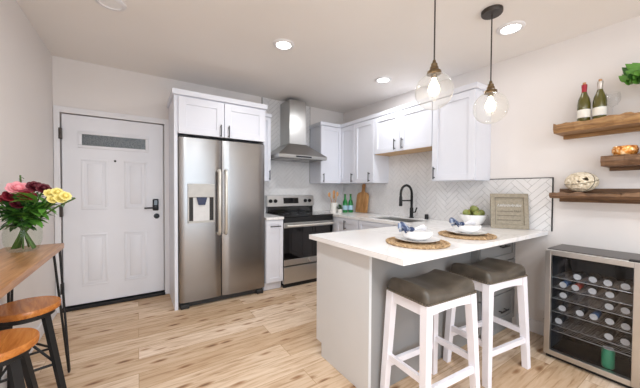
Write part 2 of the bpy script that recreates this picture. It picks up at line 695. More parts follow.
# ------------------------------------------------------------------ front door
door = MB()
dl, dr, db, dt = DX0 + .014, DX1 - .014, 0.045, DZ - .012
dface = YB + .012
door.box(dl, dr, dface, dface + .04, db, dt, .002)
door_o = door.build('door_1', M['door'])
tag(door_o, 'white six panel style front door with small glass light', 'door', kind='structure')


def raised_panel(x0, x1, z0, z1):
    # proud moulding ring with a shallow raised field
    mb = MB()
    w = .022
    yo = dface - .007
    for (a, b2, c, d) in ((x0, x1, z1 - w, z1), (x0, x1, z0, z0 + w), (x0, x0 + w, z0 + w, z1 - w), (x1 - w, x1, z0 + w, z1 - w)):
        mb.box(a, b2, yo, dface + .001, c, d, .003)
    i = .05
    mb.box(x0 + i, x1 - i, yo + .001, dface + .001, z0 + i, z1 - i, .005)
    return mb


for (a, b2, c, d) in ((-.487, -.268, 1.03, 1.56), (-.122, .09, 1.03, 1.56), (-.49, -.272, .225, .775), (-.126, .087, .225, .775)):
    raised_panel(a, b2, c, d).build('door_panel', M['door'], door_o, smooth=40)
gf = MB()
for (a, b2, c, d) in ((-.51, .11, 1.815, 1.845), (-.51, .11, 1.67, 1.70), (-.51, -.478, 1.70, 1.815), (.078, .11, 1.70, 1.815)):
    gf.box(a, b2, dface - .012, dface + .002, c, d, .004)
g = gf.build('window_frame', M['door'], door_o, smooth=40)
pn = MB().box(-.478, .078, dface - .004, dface + .002, 1.70, 1.815).build('glass_pane', M['frost'], g)
pn['label'] = 'dark obscure glass strip'
ph = MB().lathe([(.011, 0), (.011, .006), (.006, .009), (.0005, .009)], (-.203, dface, 1.552), 16, axis='y').build('peephole', M['matte'], door_o, smooth=40)
# keypad lock + lever
lk = MB().box(.145, .205, dface - .028, dface + .001, 1.0, 1.135, .012, 3).build('keypad_lock', M['matte'], door_o, smooth=40)
MB().box(.155, .195, dface - .032, dface - .027, 1.06, 1.125, .004).build('keypad', M['blackglass'], lk)
lv = MB()
lv.lathe([(.03, 0), (.03, .008), (.013, .012), (.013, .05), (.0005, .05)], (.175, dface - .02, 1.035), 18, axis='y')
lv.tube([(.18, dface - .063, 1.035), (.13, dface - .066, 1.035), (.062, dface - .064, 1.032)], .0095, 10)
lv.build('lever_handle', M['black'], door_o, smooth=50)
MB().lathe([(.03, 0), (.03, .012), (.024, .02), (.0005, .021)], (.185, dface, .935), 20, axis='y').build('deadbolt', M['black'], door_o, smooth=40)
for z in (1.80, 1.02, .24):
    MB().box(DX0 - .005, DX0 + .02, YB - .026, YB + .014, z - .055, z + .055, .003).build('hinge', M['darkbronze'], door_o)

# ------------------------------------------------------------------ herringbone tile


def clip(poly, axis, val, keep_greater):
    out = []
    n = len(poly)
    for i in range(n):
        a, b2 = poly[i], poly[(i + 1) % n]
        ia = (a[axis] >= val) == keep_greater
        ib = (b2[axis] >= val) == keep_greater
        if ia:
            out.append(a)
        if ia != ib and abs(b2[axis] - a[axis]) > 1e-12:
            t = (val - a[axis]) / (b2[axis] - a[axis])
            out.append((a[0] + t * (b2[0] - a[0]), a[1] + t * (b2[1] - a[1])))
    return out


def herringbone(rects, to3d, nrm, w=.047, n=4, gap=.003):
    tiles, grout = MB(), MB()
    nrm = Vector(nrm)
    c45 = math.sqrt(.5)
    for (u0, u1, z0, z1) in rects:
        grout.prism([to3d(u0, z0), to3d(u1, z0), to3d(u1, z1), to3d(u0, z1)], nrm * .005)
        R = int((abs(u1 - u0) + abs(z1 - z0) + 2 * abs(u0) + 2 * abs(z0) + 4) / w)
        cu, cz = (u0 + u1) / 2, (z0 + z1) / 2
        p0 = int(round((cu + cz) * c45 / w))
        q0 = int(round((-cu + cz) * c45 / w))
        ext = int((abs(u1 - u0) + abs(z1 - z0)) * .75 / w) + 2 * n
        for q in range(q0 - ext, q0 + ext):
            for p in range(p0 - ext, p0 + ext):
                k = (p - q) % (2 * n)
                rect = None
                if k == 0:
                    rect = (p, q, p + n, q + 1)
                elif n <= k and (q - (p - 2 * n + 1)) % (2 * n) == 0:
                    rect = (p, q, p + 1, q + n)
                if rect is None:
                    continue
                a, b2, c, d = rect
                g2 = gap / 2 / w
                pts = [(a + g2, b2 + g2), (c - g2, b2 + g2), (c - g2, d - g2), (a + g2, d - g2)]
                pts = [((x - y) * c45 * w, (x + y) * c45 * w) for x, y in pts]
                for ax, val, kg in ((0, u0, True), (0, u1, False), (1, z0, True), (1, z1, False)):
                    if len(pts) >= 3:
                        pts = clip(pts, ax, val, kg)
                if len(pts) < 3:
                    continue
                area = abs(sum(pts[i][0] * pts[(i + 1) % len(pts)][1] - pts[(i + 1) % len(pts)][0] * pts[i][1] for i in range(len(pts)))) / 2
                if area < 2e-5:
                    continue
                tiles.prism([Vector(to3d(*pt)) + nrm * .0045 for pt in pts], nrm * .0035)
    return tiles, grout


CT = 0.912      # counter height
BX0, BX1 = 1.478, 2.262
t, g = herringbone([(BX0, BX1, CT, 2.55), (1.29, BX0, CT, 1.36), (BX1, XR - .001, CT, 1.36)], lambda u, z: (u, YB - .0002, z), (0, -1, 0))
bs = g.build('tile_grout', M['grout'], wall_back)
t.build('herringbone_tile', M['tile'], wall_back)
MB().box(BX0 - .006, BX0, YB - .011, YB, 1.36, 2.55).box(BX1, BX1 + .005, YB - .011, YB, 1.36, 2.55).build('tile_edge_trim', M['darkbronze'], wall_back)
TE, TZ = 0.885, 1.362
t, g = herringbone([(TE, YB - .01, CT, TZ), (1.83, 2.72, TZ, 1.74)], lambda u, z: (XR - .0002, u, z), (-1, 0, 0))
g.build('tile_grout', M['grout'], wall_right)
t.build('herringbone_tile', M['tile'], wall_right)
MB().box(XR - .012, XR, TE - .007, TE, CT, TZ + .006).box(XR - .012, XR, TE, 1.40, TZ, TZ + .006).build('tile_edge_trim', M['matte'], wall_right)

# ------------------------------------------------------------------ recessed lights


def downlight(x, y, label, on=True, watts=10):
    z = ceil_z(x, y)
    t = thing('recessed_light', label, 'ceiling light', (x, y, z), 0, 'recessed ceiling lights')
    MB().lathe([(.062, -.004), (.066, -.012), (.088, -.010), (.094, -.002), (.094, .004)], n=32, cap=False).build('trim_ring', M['trim'], t, smooth=60)
    MB().lathe([(.0005, -.005), (.064, -.005), (.064, .002), (.0005, .002)], n=28, cap=False).build('lens', M['led'] if on else M['porcelain'], t)
    if on:
        lamp('downlight_lamp', 'AREA', (x, y, z - .03), watts, (0.96, 0.98, 1.0), (0, 0, 0), shape='DISK', size=.13)
    return t


downlight(1.085, 2.25, 'round recessed ceiling light in the middle of the ceiling before the fridge', True, 7)
downlight(2.37, 2.30, 'small round recessed ceiling light in front of the wall cabinets', True, 6)
downlight(2.39, 1.00, 'round recessed ceiling light next to the right pendant canopy', True, 0.6)
downlight(-.15, 2.43, 'unlit round recessed ceiling light cut off by the top edge near the door', False)

# ================================================================== CABINETS


def fmap(facing, pos):
    if facing == '-y':
        return lambda u, n, z: (u, pos - n, z)
    if facing == '-x':
        return lambda u, n, z: (pos - n, u, z)


def mbox(mb, f, u0, u1, n0, n1, z0, z1, bev=0.0):
    a, b2 = f(u0, n0, z0), f(u1, n1, z1)
    mb.box(min(a[0], b2[0]), max(a[0], b2[0]), min(a[1], b2[1]), max(a[1], b2[1]), z0, z1, bev)


def shaker(f, u0, u1, z0, z1, parent, mat, name='door', rail=.062, th=.02):
    d = MB()
    mbox(d, f, u0, u0 + rail, 0, th, z0, z1, .0015)
    mbox(d, f, u1 - rail, u1, 0, th, z0, z1, .0015)
    mbox(d, f, u0 + rail, u1 - rail, 0, th, z1 - rail, z1, .0015)
    mbox(d, f, u0 + rail, u1 - rail, 0, th, z0, z0 + rail, .0015)
    mbox(d, f, u0 + rail - .002, u1 - rail + .002, 0, th * .42, z0 + rail - .002, z1 - rail + .002)
    return d.build(name, mat, parent, world=True)


def pull(f, u, z, parent, vertical=True, ln=.13, th=.02):
    h = MB()
    r = .006
    if vertical:
        h.tube([f(u, th + .028, z - ln / 2), f(u, th + .028, z + ln / 2)], r, 10)
        for dz in (-ln * .36, ln * .36):
            h.tube([f(u, th - .001, z + dz), f(u, th + .028, z + dz)], r * .85, 8)
    else:
        h.tube([f(u - ln / 2, th + .028, z), f(u + ln / 2, th + .028, z)], r, 10)
        for du in (-ln * .36, ln * .36):
            h.tube([f(u + du, th - .001, z), f(u + du, th + .028, z)], r * .85, 8)
    o = h.build('handle', M['black'], parent, world=True, smooth=50)
    o['label'] = 'black bar handle'
    return o


# --- fridge surround
FY = 3.159
t = thing('tall_cabinet', 'white two door cabinet above the refrigerator with tall side panel', 'cabinet', (.32, FY + .02, 0))
MB().box(.312, .344, FY + .02, YB - .012, 0.0, 2.205, .001).build('side_panel', M['cab'], t, world=True)
MB().box(.344, 1.293, FY + .022, YB - .012, 1.83, 2.205).box(1.283, 1.293, FY + .08, YB - .012, .002, 1.83).build('cabinet_body', M['cab'], t, world=True)
f = fmap('-y', FY + .021)
d = shaker(f, .352, .802, 1.822, 2.2, t, M['cab'], rail=.075)
pull(f, .766, 1.888, d)
d = shaker(f, .810, 1.284, 1.822, 2.2, t, M['cab'], rail=.075)
pull(f, .852, 1.888, d)
cr = MB()
cr.prism([(.295, FY + .021, 2.205), (.295, FY - .008, 2.215), (.295, FY - .016, 2.262), (.295, FY + .021, 2.262)], (1.012, 0, 0))
cr.box(.295, .312, FY + .02, YB - .012, 2.205, 2.262)
cr.box(.312, 1.295, FY + .021, YB - .012, 2.2055, 2.2615)
cr.build('crown_moulding', M['cab'], t, world=True)

# --- narrow upper and base between fridge and range
t = thing('wall_cabinet', 'narrow white wall cabinet squeezed between refrigerator and range hood', 'cabinet', (1.4, 3.45, 1.36))
MB().box(1.296, 1.475, 3.456, YB - .012, 1.362, 2.2).build('cabinet_body', M['cab'], t, world=True)
f = fmap('-y', 3.455)
d = shaker(f, 1.297, 1.474, 1.366, 2.198, t, M['cab'], rail=.05)
pull(f, 1.452, 1.44, d)
MB().box(1.296, 1.482, 3.42, YB - .012, 2.2, 2.245, .004).build('crown_moulding', M['cab'], t, world=True)

SY = 3.156
t = thing('base_cabinet', 'narrow white base cabinet between refrigerator and range', 'cabinet', (1.4, SY + .02, 0))
MB().box(1.296, 1.526, SY + .022, YB - .012, .1, CT - .033).build('cabinet_body', M['cab'], t, world=True)
MB().box(1.296, 1.526, SY + .07, SY + .09, 0.001, .1).build('toe_kick', M['cab'], t, world=True)
f = fmap('-y', SY + .021)
d = shaker(f, 1.299, 1.523, .108, CT - .04, t, M['cab'], rail=.05)
pull(f, 1.412, .80, d, False, .14)
tag(MB().box(1.296, 1.528, SY - .012, YB - .011, CT - .032, CT, .003).build('countertop', M['quartz']),
    'short white quartz countertop left of the range', 'countertop')

# --- wall cabinet right of hood (faces the viewer) and run on right wall
XU, YU, ZUB, ZUT = 2.634, 3.433, 1.352, 2.205


def crown_x(u0, u1, z=ZUT, wrap0=False):
    mb = MB()
    mb.prism([(XU + .02, u0, z), (XU - .008, u0, z + .006), (XU - .022, u0, z + .05), (XU + .02, u0, z + .05)], (0, u1 - u0, 0))
    mb.box(XU + .02, XR - .001, u0, u1, z, z + .05)
    return mb


t = thing('wall_cabinet', 'white corner wall cabinet right of the steel hood facing the room', 'cabinet', (2.45, YU, ZUB))
MB().box(2.268, XR - .012, YU + .021, YB - .012, ZUB, ZUT).build('cabinet_body', M['cab'], t, world=True)
f = fmap('-y', YU + .02)
d = shaker(f, 2.27, XU + .018, ZUB + .003, ZUT - .002, t, M['cab'], rail=.06)
pull(f, 2.305, 1.43, d)
mb = MB()
mb.prism([(2.25, YU + .02, ZUT), (2.25, YU - .008, ZUT + .006), (2.25, YU - .022, ZUT + .05), (2.25, YU + .02, ZUT + .05)], (XU - 2.25, 0, 0))
mb.box(2.25, XR - .012, YU + .02, YB - .012, ZUT, ZUT + .05)
mb.build('crown_moulding', M['cab'], t, world=True)

f = fmap('-x', XU + .02)
t = thing('wall_cabinet', 'tall white two door wall cabinet in the corner over the green bottles', 'cabinet', (XU, 3.07, ZUB))
MB().box(XU + .021, XR - .010, 2.714, YU + .018, ZUB, ZUT).build('cabinet_body', M['cab'], t, world=True)
d = shaker(f, 3.113, YU + .015, ZUB + .003, ZUT - .002, t, M['cab'])
pull(f, 3.15, 1.43, d)
d = shaker(f, 2.717, 3.108, ZUB + .003, ZUT - .002, t, M['cab'])
pull(f, 2.79, 1.43, d)
crown_x(2.714, YU + .018).build('crown_moulding', M['cab'], t, world=True)

t = thing('wall_cabinet', 'short white two door wall cabinet above the sink', 'cabinet', (XU, 2.27, 1.72))
MB().box(XU + .021, XR - .010, 1.84, 2.711, 1.735, ZUT).build('cabinet_body', M['cab'], t, world=True)
d = shaker(f, 2.283, 2.708, 1.728, ZUT - .002, t, M['cab'])
pull(f, 2.345, 1.81, d)
d = shaker(f, 1.843, 2.278, 1.728, ZUT - .002, t, M['cab'])
pull(f, 2.232, 1.81, d)
b_ = MB().box(XU + .021, XR - .010, 1.842, 2.709, 1.722, 1.734).build('bottom_panel', M['raw'], t, world=True)
b_['label'] = 'unpainted wood underside'
crown_x(1.84, 2.711).build('crown_moulding', M['cab'], t, world=True)

t = thing('wall_cabinet', 'large white single door wall cabinet at the open end of the run', 'cabinet', (XU, 1.6, ZUB))
MB().box(XU + .021, XR - .002, 1.383, 1.837, ZUB, ZUT).build('cabinet_body', M['cab'], t, world=True)
d = shaker(f, 1.386, 1.834, ZUB + .003, ZUT - .002, t, M['cab'])
pull(f, 1.80, 1.435, d)
cx = crown_x(1.362, 1.837)
cx.build('crown_moulding', M['cab'], t, world=True)

# --- base cabinets on the right run
RX = 2.31
f = fmap('-x', RX)
t = thing('base_cabinet', 'white base cabinet in the corner right of the range', 'cabinet', (RX, 3.0, 0))
MB().box(RX + .001, XR - .002, 2.62, YB - .002, .1, CT - .033).build('cabinet_body', M['cab'], t, world=True)
MB().box(RX + .06, RX + .08, 2.62, YB - .002, 0.001, .1).build('toe_kick', M['cab'], t, world=True)
d = shaker(f, 2.625, 3.10, .108, CT - .04, t, M['cab'])
pull(f, 2.87, .79, d, True, .12)
t = thing('base_cabinet', 'white base cabinet below the sink and black faucet', 'cabinet', (RX, 2.2, 0))
MB().box(RX + .001, RX + .03, 1.81, 2.617, .1, CT - .033).box(RX + .03, XR - .002, 1.81, 1.83, .1, CT - .033).box(RX + .03, XR - .002, 2.6, 2.617, .1, CT - .033).build('cabinet_body', M['cab'], t, world=True)
d = shaker(f, 1.815, 2.21, .108, .70, t, M['cab'])
pull(f, 2.17, .62, d, True, .12)
d = shaker(f, 2.22, 2.612, .108, .70, t, M['cab'])
pull(f, 2.26, .62, d, True, .12)
shaker(f, 1.815, 2.612, .71, CT - .04, t, M['cab'], name='drawer_front', rail=.045)

# --- peninsula
PX, PY0, PY1 = 1.15, 1.212, 1.79
t = thing('peninsula_cabinet', 'light grey peninsula cabinet behind the white counter stools', 'cabinet', (2.0, 1.5, 0))
MB().box(PX + .02, XR - .016, PY0 + .012, PY1, .1, CT - .033).build('cabinet_body', M['grey'], t, world=True)
mb = MB()
mb.prism([(PX, PY0, 0.001), (PX, PY1 - .07, 0.001), (PX, PY1 - .07, .1), (PX, PY1 + .0, .1), (PX, PY1 + .0, CT - .033), (PX, PY0, CT - .033)], (.02, 0, 0))
mb.build('end_panel', M['grey'], t, world=True)
MB().box(PX + .02, 2.28, PY0 + .001, PY0 + .012, .001, CT - .033).build('back_panel', M['shaded'], t, world=True)
t = thing('drawer_cabinet', 'slate grey three drawer cabinet under the counter overhang behind right stool', 'cabinet', (2.6, 1.15, 0))  # grey like the end panel; overhang shade is put into the colour
MB().box(2.281, XR - .016, 1.16, PY0 + .011, .002, CT - .034).build('cabinet_body', M['shaded'], t, world=True)
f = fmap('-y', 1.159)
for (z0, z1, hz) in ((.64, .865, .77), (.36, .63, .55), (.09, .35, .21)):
    d = shaker(f, 2.285, XR - .03, z0, z1, t, M['shaded'], 'drawer', .05)
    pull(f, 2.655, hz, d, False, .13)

# --- L-shaped worktop with sink cut-out
CX0, CY0, CY1 = 1.085, 0.905, 1.80
sx0, sx1, sy0, sy1 = 2.40, 2.77, 1.93, 2.55
ctop = MB()
zz0, zz1 = CT - .032, CT
for (a, b2, c, d) in ((CX0, XR - .0125, CY0, CY1), (RX - .02, sx0, CY1, YB - .011), (sx1, XR - .0125, CY1, YB - .011), (sx0, sx1, CY1, sy0), (sx0, sx1, sy1, YB - .011)):
    ctop.box(a, b2, c, d, zz0, zz1)
bmc = ctop.bm
bmesh.ops.remove_doubles(bmc, verts=bmc.verts, dist=1e-5)
co = ctop.build('countertop', M['quartz'])
tag(co, 'L shaped white quartz countertop with faint grey veins on the peninsula', 'countertop')

# sink
t = thing('sink', 'undermount stainless steel sink basin below the black faucet', 'sink', ((sx0 + sx1) / 2, (sy0 + sy1) / 2, CT - .22))
mb = MB()
i = .012
zb = CT - .2
for (a, b2, c, d, e, g2) in ((sx0 + .001, sx0 + i, sy0 + .001, sy1 - .001, zb, CT - .012), (sx1 - i, sx1 - .001, sy0 + .001, sy1 - .001, zb, CT - .012),
                         (sx0 + i, sx1 - i, sy0 + .001, sy0 + i, zb, CT - .012), (sx0 + i, sx1 - i, sy1 - i, sy1 - .001, zb, CT - .012), (sx0 + .001, sx1 - .001, sy0 + .001, sy1 - .001, zb - .01, zb)):
    mb.box(a, b2, c, d, e, g2)
mb.build('basin', M['steelh'], t, world=True)
MB().lathe([(.045, .001), (.045, .006), (.03, .004), (.0005, .003)], ((sx0 + sx1) / 2, (sy0 + sy1) / 2, zb), 20).build('drain', M['chrome'], t, world=True, smooth=40)

# ------------------------------------------------------------------ refrigerator
FX0, FX1 = .352, 1.279
t = thing('refrigerator', 'side by side stainless steel refrigerator with water dispenser', 'refrigerator', ((FX0 + FX1) / 2, 3.45, 0))
MB().box(FX0 + .006, FX1 - .006, FY + .075, YB - .03, .04, 1.77, .004).build('cabinet_shell', M['toe'], t, world=True)
SPX = .775


def fr_door(x0, x1):
    mb = MB()
    # slightly crowned front
    n = 12
    ring_b, ring_t = [], []
    prof = []
    for k in range(n + 1):
        u = k / n
        x = x0 + (x1 - x0) * u
        e = min(u, 1 - u) * (x1 - x0)
        edge = .012 * max(0, 1 - e / .012) ** 2
        y = FY - .006 * (1 - (2 * u - 1) ** 2) + edge
        prof.append((x, y))
    prof += [(x1, FY + .07), (x0, FY + .07)]
    mb.prism([(x, y, .068) for x, y in prof], (0, 0, 1.785 - .068))
    return mb


MB().box(SPX - .02, SPX + .02, FY + .045, FY + .072, .07, 1.78).build('gap_shade_strip', M['matte'], t, world=True)  # added black strip stands in for the shade in the door gap
dl_ = fr_door(FX0, SPX - .005).build('freezer_door', M['steel'], t, world=True, smooth=35)
dr_ = fr_door(SPX + .005, FX1).build('fridge_door', M['steel'], t, world=True, smooth=35)
for u, d in ((.742, dl_), (.812, dr_)):
    h = MB()
    yh = FY - .058
    h.tube([(u, FY - .002, 1.45), (u, yh + .02, 1.455), (u, yh, 1.43), (u, yh - .004, 1.1), (u, yh, .79), (u, yh + .02, .765), (u, FY - .002, .77)], .017, 12)
    o = h.build('handle', M['cream'], d, world=True, smooth=60)
    o['label'] = 'tall bright bar handle'
# dispenser
yd = FY - .02
mb = MB()
mb.box(.432, .698, yd, FY + .002, 1.165, 1.308, .004)
mb.box(.432, .444, yd, FY + .002, .905, 1.165).box(.686, .698, yd, FY + .002, .905, 1.165).box(.432, .698, yd, FY + .002, .895, .918, .002)
dp = mb.build('dispenser_frame', M['disp'], dl_, world=True)
dp = tag(dp, 'light grey water dispenser surround')
MB().box(.444, .686, FY - .0105, FY - .0065, .918, 1.165).build('dispenser_recess', M['disp2'], dl_, world=True)
for a_, b_ in ((.444, .484), (.646, .686)):
    MB().box(a_, b_, FY - .0125, FY - .0106, .918, 1.165).build('recess_side', M['toe'], dl_, world=True)
mb = MB()
mb.loft([[(.515, FY - .03, 1.165), (.62, FY - .03, 1.165), (.62, FY - .0107, 1.165), (.515, FY - .0107, 1.165)], [(.535, FY - .026, 1.085), (.60, FY - .026, 1.085), (.60, FY - .0107, 1.085), (.535, FY - .0107, 1.085)]])
o = mb.build('dispenser_nozzle', plain('navy_plastic', '#1d264a', .35), dl_, world=True)
o['label'] = 'dark blue dispenser nozzle'
MB().box(FX0 + .01, FX1 - .01, FY + .03, FY + .06, .012, .062, .002).build('toe_grille', M['toe'], t, world=True)
for x in (FX0 + .05, FX1 - .06):
    MB().box(x - .04, x + .045, FY - .006, FY + .05, .001, .05, .012, 3).build('foot_cover', M['toe'], t, world=True, smooth=40)
for x in (FX0 + .05, FX1 - .05):
    MB().box(x - .045, x + .045, FY + .02, FY + .12, 1.786, 1.806, .004).build('hinge_cover', M['toe'], t, world=True)
MB().box(FX0 + .01, FX1 - .01, FY + .03, FY + .07, 1.776, 1.80).build('top_trim', M['toe'], t, world=True)

# ------------------------------------------------------------------ range
RX0, RX1 = 1.531, 2.286
RD = SY - .0
t = thing('range_oven', 'stainless steel electric range with black glass cooktop', 'range', ((RX0 + RX1) / 2, 3.45, 0))
MB().box(RX0, RX1, RD + .045, YB - .013, .03, .895).build('range_body', M['matte'], t, world=True)
MB().box(RX0 - .002, RX1 + .002, RD - .012, YB - .07, .896, .918, .004).build('cooktop', M['blackglass'], t, world=True)
MB().box(RX0 - .001, RX1 + .001, RD - .004, RD + .045, .835, .895, .004).build('front_rail', M['matte'], t, world=True)
dd = MB().box(RX0 + .002, RX1 - .002, RD, RD + .044, .285, .832, .004).build('oven_door', M['blackglass'], t, world=True)
MB().box(RX0 + .002, RX1 - .002, RD - .004, RD + .002, .765, .832, .002).build('door_top_band', M['steelh'], dd, world=True)
MB().box(RX0 + .002, RX1 - .002, RD - .004, RD + .002, .285, .36, .002).build('door_bottom_band', M['steelh'], dd, world=True)
MB().box(RX0 + .11, RX1 - .11, RD - .002, RD + .002, .40, .69, .001).build('oven_window', M['winglass'], dd, world=True)
h = MB()
h.tube([(RX0 + .03, RD - .055, .795), ((RX0 + RX1) / 2, RD - .06, .795), (RX1 - .03, RD - .055, .795)], .014, 12)
for x in (RX0 + .06, RX1 - .06):
    h.tube([(x, RD - .004, .795), (x, RD - .055, .795)], .011, 10)
o = h.build('handle', M['cream'], dd, world=True, smooth=60)
bd = MB()
bd.lathe([(.022, 0), (.022, .003), (.018, .004), (.018, .002), (.0005, .002)], ((RX0 + RX1) / 2, RD - .003, .322), 24, axis='y')
o = bd.build('badge', M['chrome'], dd, world=True, smooth=40)
o['label'] = 'small round maker emblem'
MB().box(RX0 + .002, RX1 - .002, RD - .002, RD + .044, .055, .268, .004).build('storage_drawer', M['steelh'], t, world=True)
MB().box(RX0 + .01, RX1 - .01, RD + .02, RD + .05, .001, .055).build('kick_plate', M['matte'], t, world=True)
mb = MB()
mb.box(RX0 + .004, RX1 - .004, YB - .072, YB - .014, .918, 1.01, .003)
mb.build('backguard_base', M['blackglass'], t, world=True)
mb = MB()
mb.prism([(RX0 - .006, YB - .095, 1.01), (RX0 - .006, YB - .075, 1.16), (RX0 - .006, YB - .014, 1.17), (RX0 - .006, YB - .014, 1.01)], (RX1 - RX0 + .012, 0, 0))
pnl = mb.build('control_panel', M['steelh'], t, world=True)
MB().prism([(1.775, YB - .0945, 1.05), (1.775, YB - .0835, 1.132), (1.775, YB - .078, 1.132), (1.775, YB - .08, 1.05)], (.245, 0, 0)).build('clock_display', M['blackglass'], pnl, world=True)
for x in (1.572, 1.648, 2.14, 2.215):
    MB().lathe([(.027, 0), (.025, .02), (.018, .03), (.0005, .03)], (x, YB - .084, 1.088), 18, axis='y').build('knob', M['black'], pnl, world=True, smooth=40)
for x, y, r in ((1.72, 3.33, .1), (2.08, 3.33, .085), (1.72, 3.55, .075), (2.08, 3.55, .09)):
    MB().lathe([(r, .0), (r, .0006), (r - .004, .0006), (r - .004, 0)], (x, y, .918), 36, cap=False).build('burner_ring', plain('burner_print', '#4a4a4d', .4), t, world=True)

# ------------------------------------------------------------------ hood
t = thing('range_hood', 'stainless steel chimney hood above the range', 'range hood', (1.9, 3.5, 1.66))
hx0, hx1, hy = 1.507, 2.258, 3.262
zl = 1.672
mb = MB()
mb.loft([[(hx0, hy, zl + .045), (hx1, hy, zl + .045), (hx1, YB - .012, zl + .045), (hx0, YB - .012, zl + .045)],
         [(1.75, 3.44, 1.89), (2.02, 3.44, 1.89), (2.02, YB - .012, 1.89), (1.75, YB - .012, 1.89)]], cap=True)
mb.build('canopy', M['hood'], t, world=True)
fr = MB().box(hx0, hx1, hy, YB - .012, zl, zl + .045, .003).build('canopy_rim', M['hood'], t, world=True)
MB().box(1.76, 2.0, hy - .003, hy + .001, zl + .012, zl + .034, .001).build('control_strip', M['matte'], fr, world=True)
MB().box(hx0 + .05, 1.872, hy + .05, YB - .08, zl - .006, zl + .001).build('grease_filter', M['steel'], fr, world=True)
MB().box(1.892, hx1 - .05, hy + .05, YB - .08, zl - .006, zl + .001).build('grease_filter', M['steel'], fr, world=True)
MB().box(1.755, 2.015, 3.445, YB - .012, 1.885, 2.5, .002).build('chimney', M['hood'], t, world=True)

# ------------------------------------------------------------------ faucet, air gap
FBX, FBY = 2.835, 2.25
t = thing('kitchen_faucet', 'matte black spring neck kitchen faucet behind the sink', 'faucet', (FBX, FBY, CT))
MB().lathe([(.03, .0), (.03, .008), (.022, .014), (.022, .12), (.016, .13)], n=18).build('base', M['matte'], t, smooth=40)
sp = []
for k in range(13):
    a = PI * k / 12
    sp.append((-.10 + .10 * math.cos(a), 0, .30 + .10 * math.sin(a)))
arch = [(0, 0, .12), (0, 0, .2)] + sp + [(-.20, 0, .27)]
MB().tube(arch, .0145, 12).build('neck', M['matte'], t, smooth=60)
coil = MB()
pts = []
for i in range(len(arch) - 1):
    for j in range(6):
        pts.append(Vector(arch[i]).lerp(Vector(arch[i + 1]), j / 6))
for p in pts[4:-2:2]:
    pass
for k in range(22):
    z = .14 + k * .0075
    coil.lathe([(.0148, z), (.0195, z + .002), (.0148, z + .004)], n=12, cap=False)
coil.build('spring_coil', M['black'], t, smooth=60)
MB().lathe([(.013, .275), (.018, .26), (.021, .16), (.019, .15), (.0005, .15)], (-.2, 0, 0), 16).build('spray_head', M['matte'], t, smooth=40)
MB().tube([(0, 0, .215), (-.2, 0, .215)], .008, 8).build('docking_arm', M['matte'], t, smooth=60)
MB().tube([(0, -.02, .07), (0, -.055, .075), (.0, -.075, .13)], .008, 10).build('lever', M['matte'], t, smooth=60)
t = MB().lathe([(.022, 0), (.022, .05), (.02, .056), (.0005, .056)], n=18).build('air_gap_cap', M['matte'], None, smooth=40)
t.location = (2.87, 2.06, CT)
tag(t, 'small black cylindrical air gap cap beside the faucet', 'sink fitting')

# ================================================================== PENDANTS


def pendant():
    t = thing('pendant_light', 'x', 'pendant light', (0, 0, 0))
    return t


def make_pendant(x, y, zc, label):
    zt = ceil_z(x, y)
    t = thing('pendant_light', label, 'pendant light', (x, y, zc), 0, 'glass globe pendants over the peninsula')
    R = .109
    MB().lathe([(.062, zt - zc - .028), (.066, zt - zc - .022), (.066, zt - zc - .001)], n=28).build('canopy', M['darkbronze'], t, smooth=40)
    cord = [(0.0, 0, R + .075 + (zt - zc - R - .095) * k / 8) for k in range(9)]
    MB().tube(cord, .0045, 8).build('cord', M['darkbronze'], t, smooth=60)
    MB().lathe([(.008, R + .078), (.012, R + .06), (.019, R + .054), (.019, R + .04), (.024, R + .036), (.026, R + .02), (.04, R + .010), (.042, R - .006), (.018, R - .010), (.016, R - .03), (.0005, R - .03)], n=24).build('socket', M['brass'], t, smooth=40)
    prof = []
    for k in range(15):
        a = math.asin(.042 / R) + (PI - math.asin(.042 / R)) * k / 14
        prof.append((max(R * math.sin(a), .0006), R * math.cos(a)))
    MB().lathe(prof, n=36, cap=False).build('glass_globe', M['globe'], t, smooth=180)
    bl = [(.012, R - .03), (.014, R - .045), (.028, R - .075), (.033, R - .095), (.029, R - .115), (.018, R - .13), (.0005, R - .136)]
    MB().lathe(bl, n=20).build('bulb', M['bulb'], t, smooth=180)
    lamp('pendant_lamp', 'POINT', (x, y, zc - .045), 0.2, (1.0, .85, .65), shadow_soft_size=.035)
    return t


make_pendant(1.497, 1.036, 1.848, 'clear glass globe pendant nearest the camera, left of the pair')
make_pendant(2.06, .98, 1.828, 'clear glass globe pendant with dark ceiling canopy, right of the pair')

# ================================================================== COUNTER STOOLS


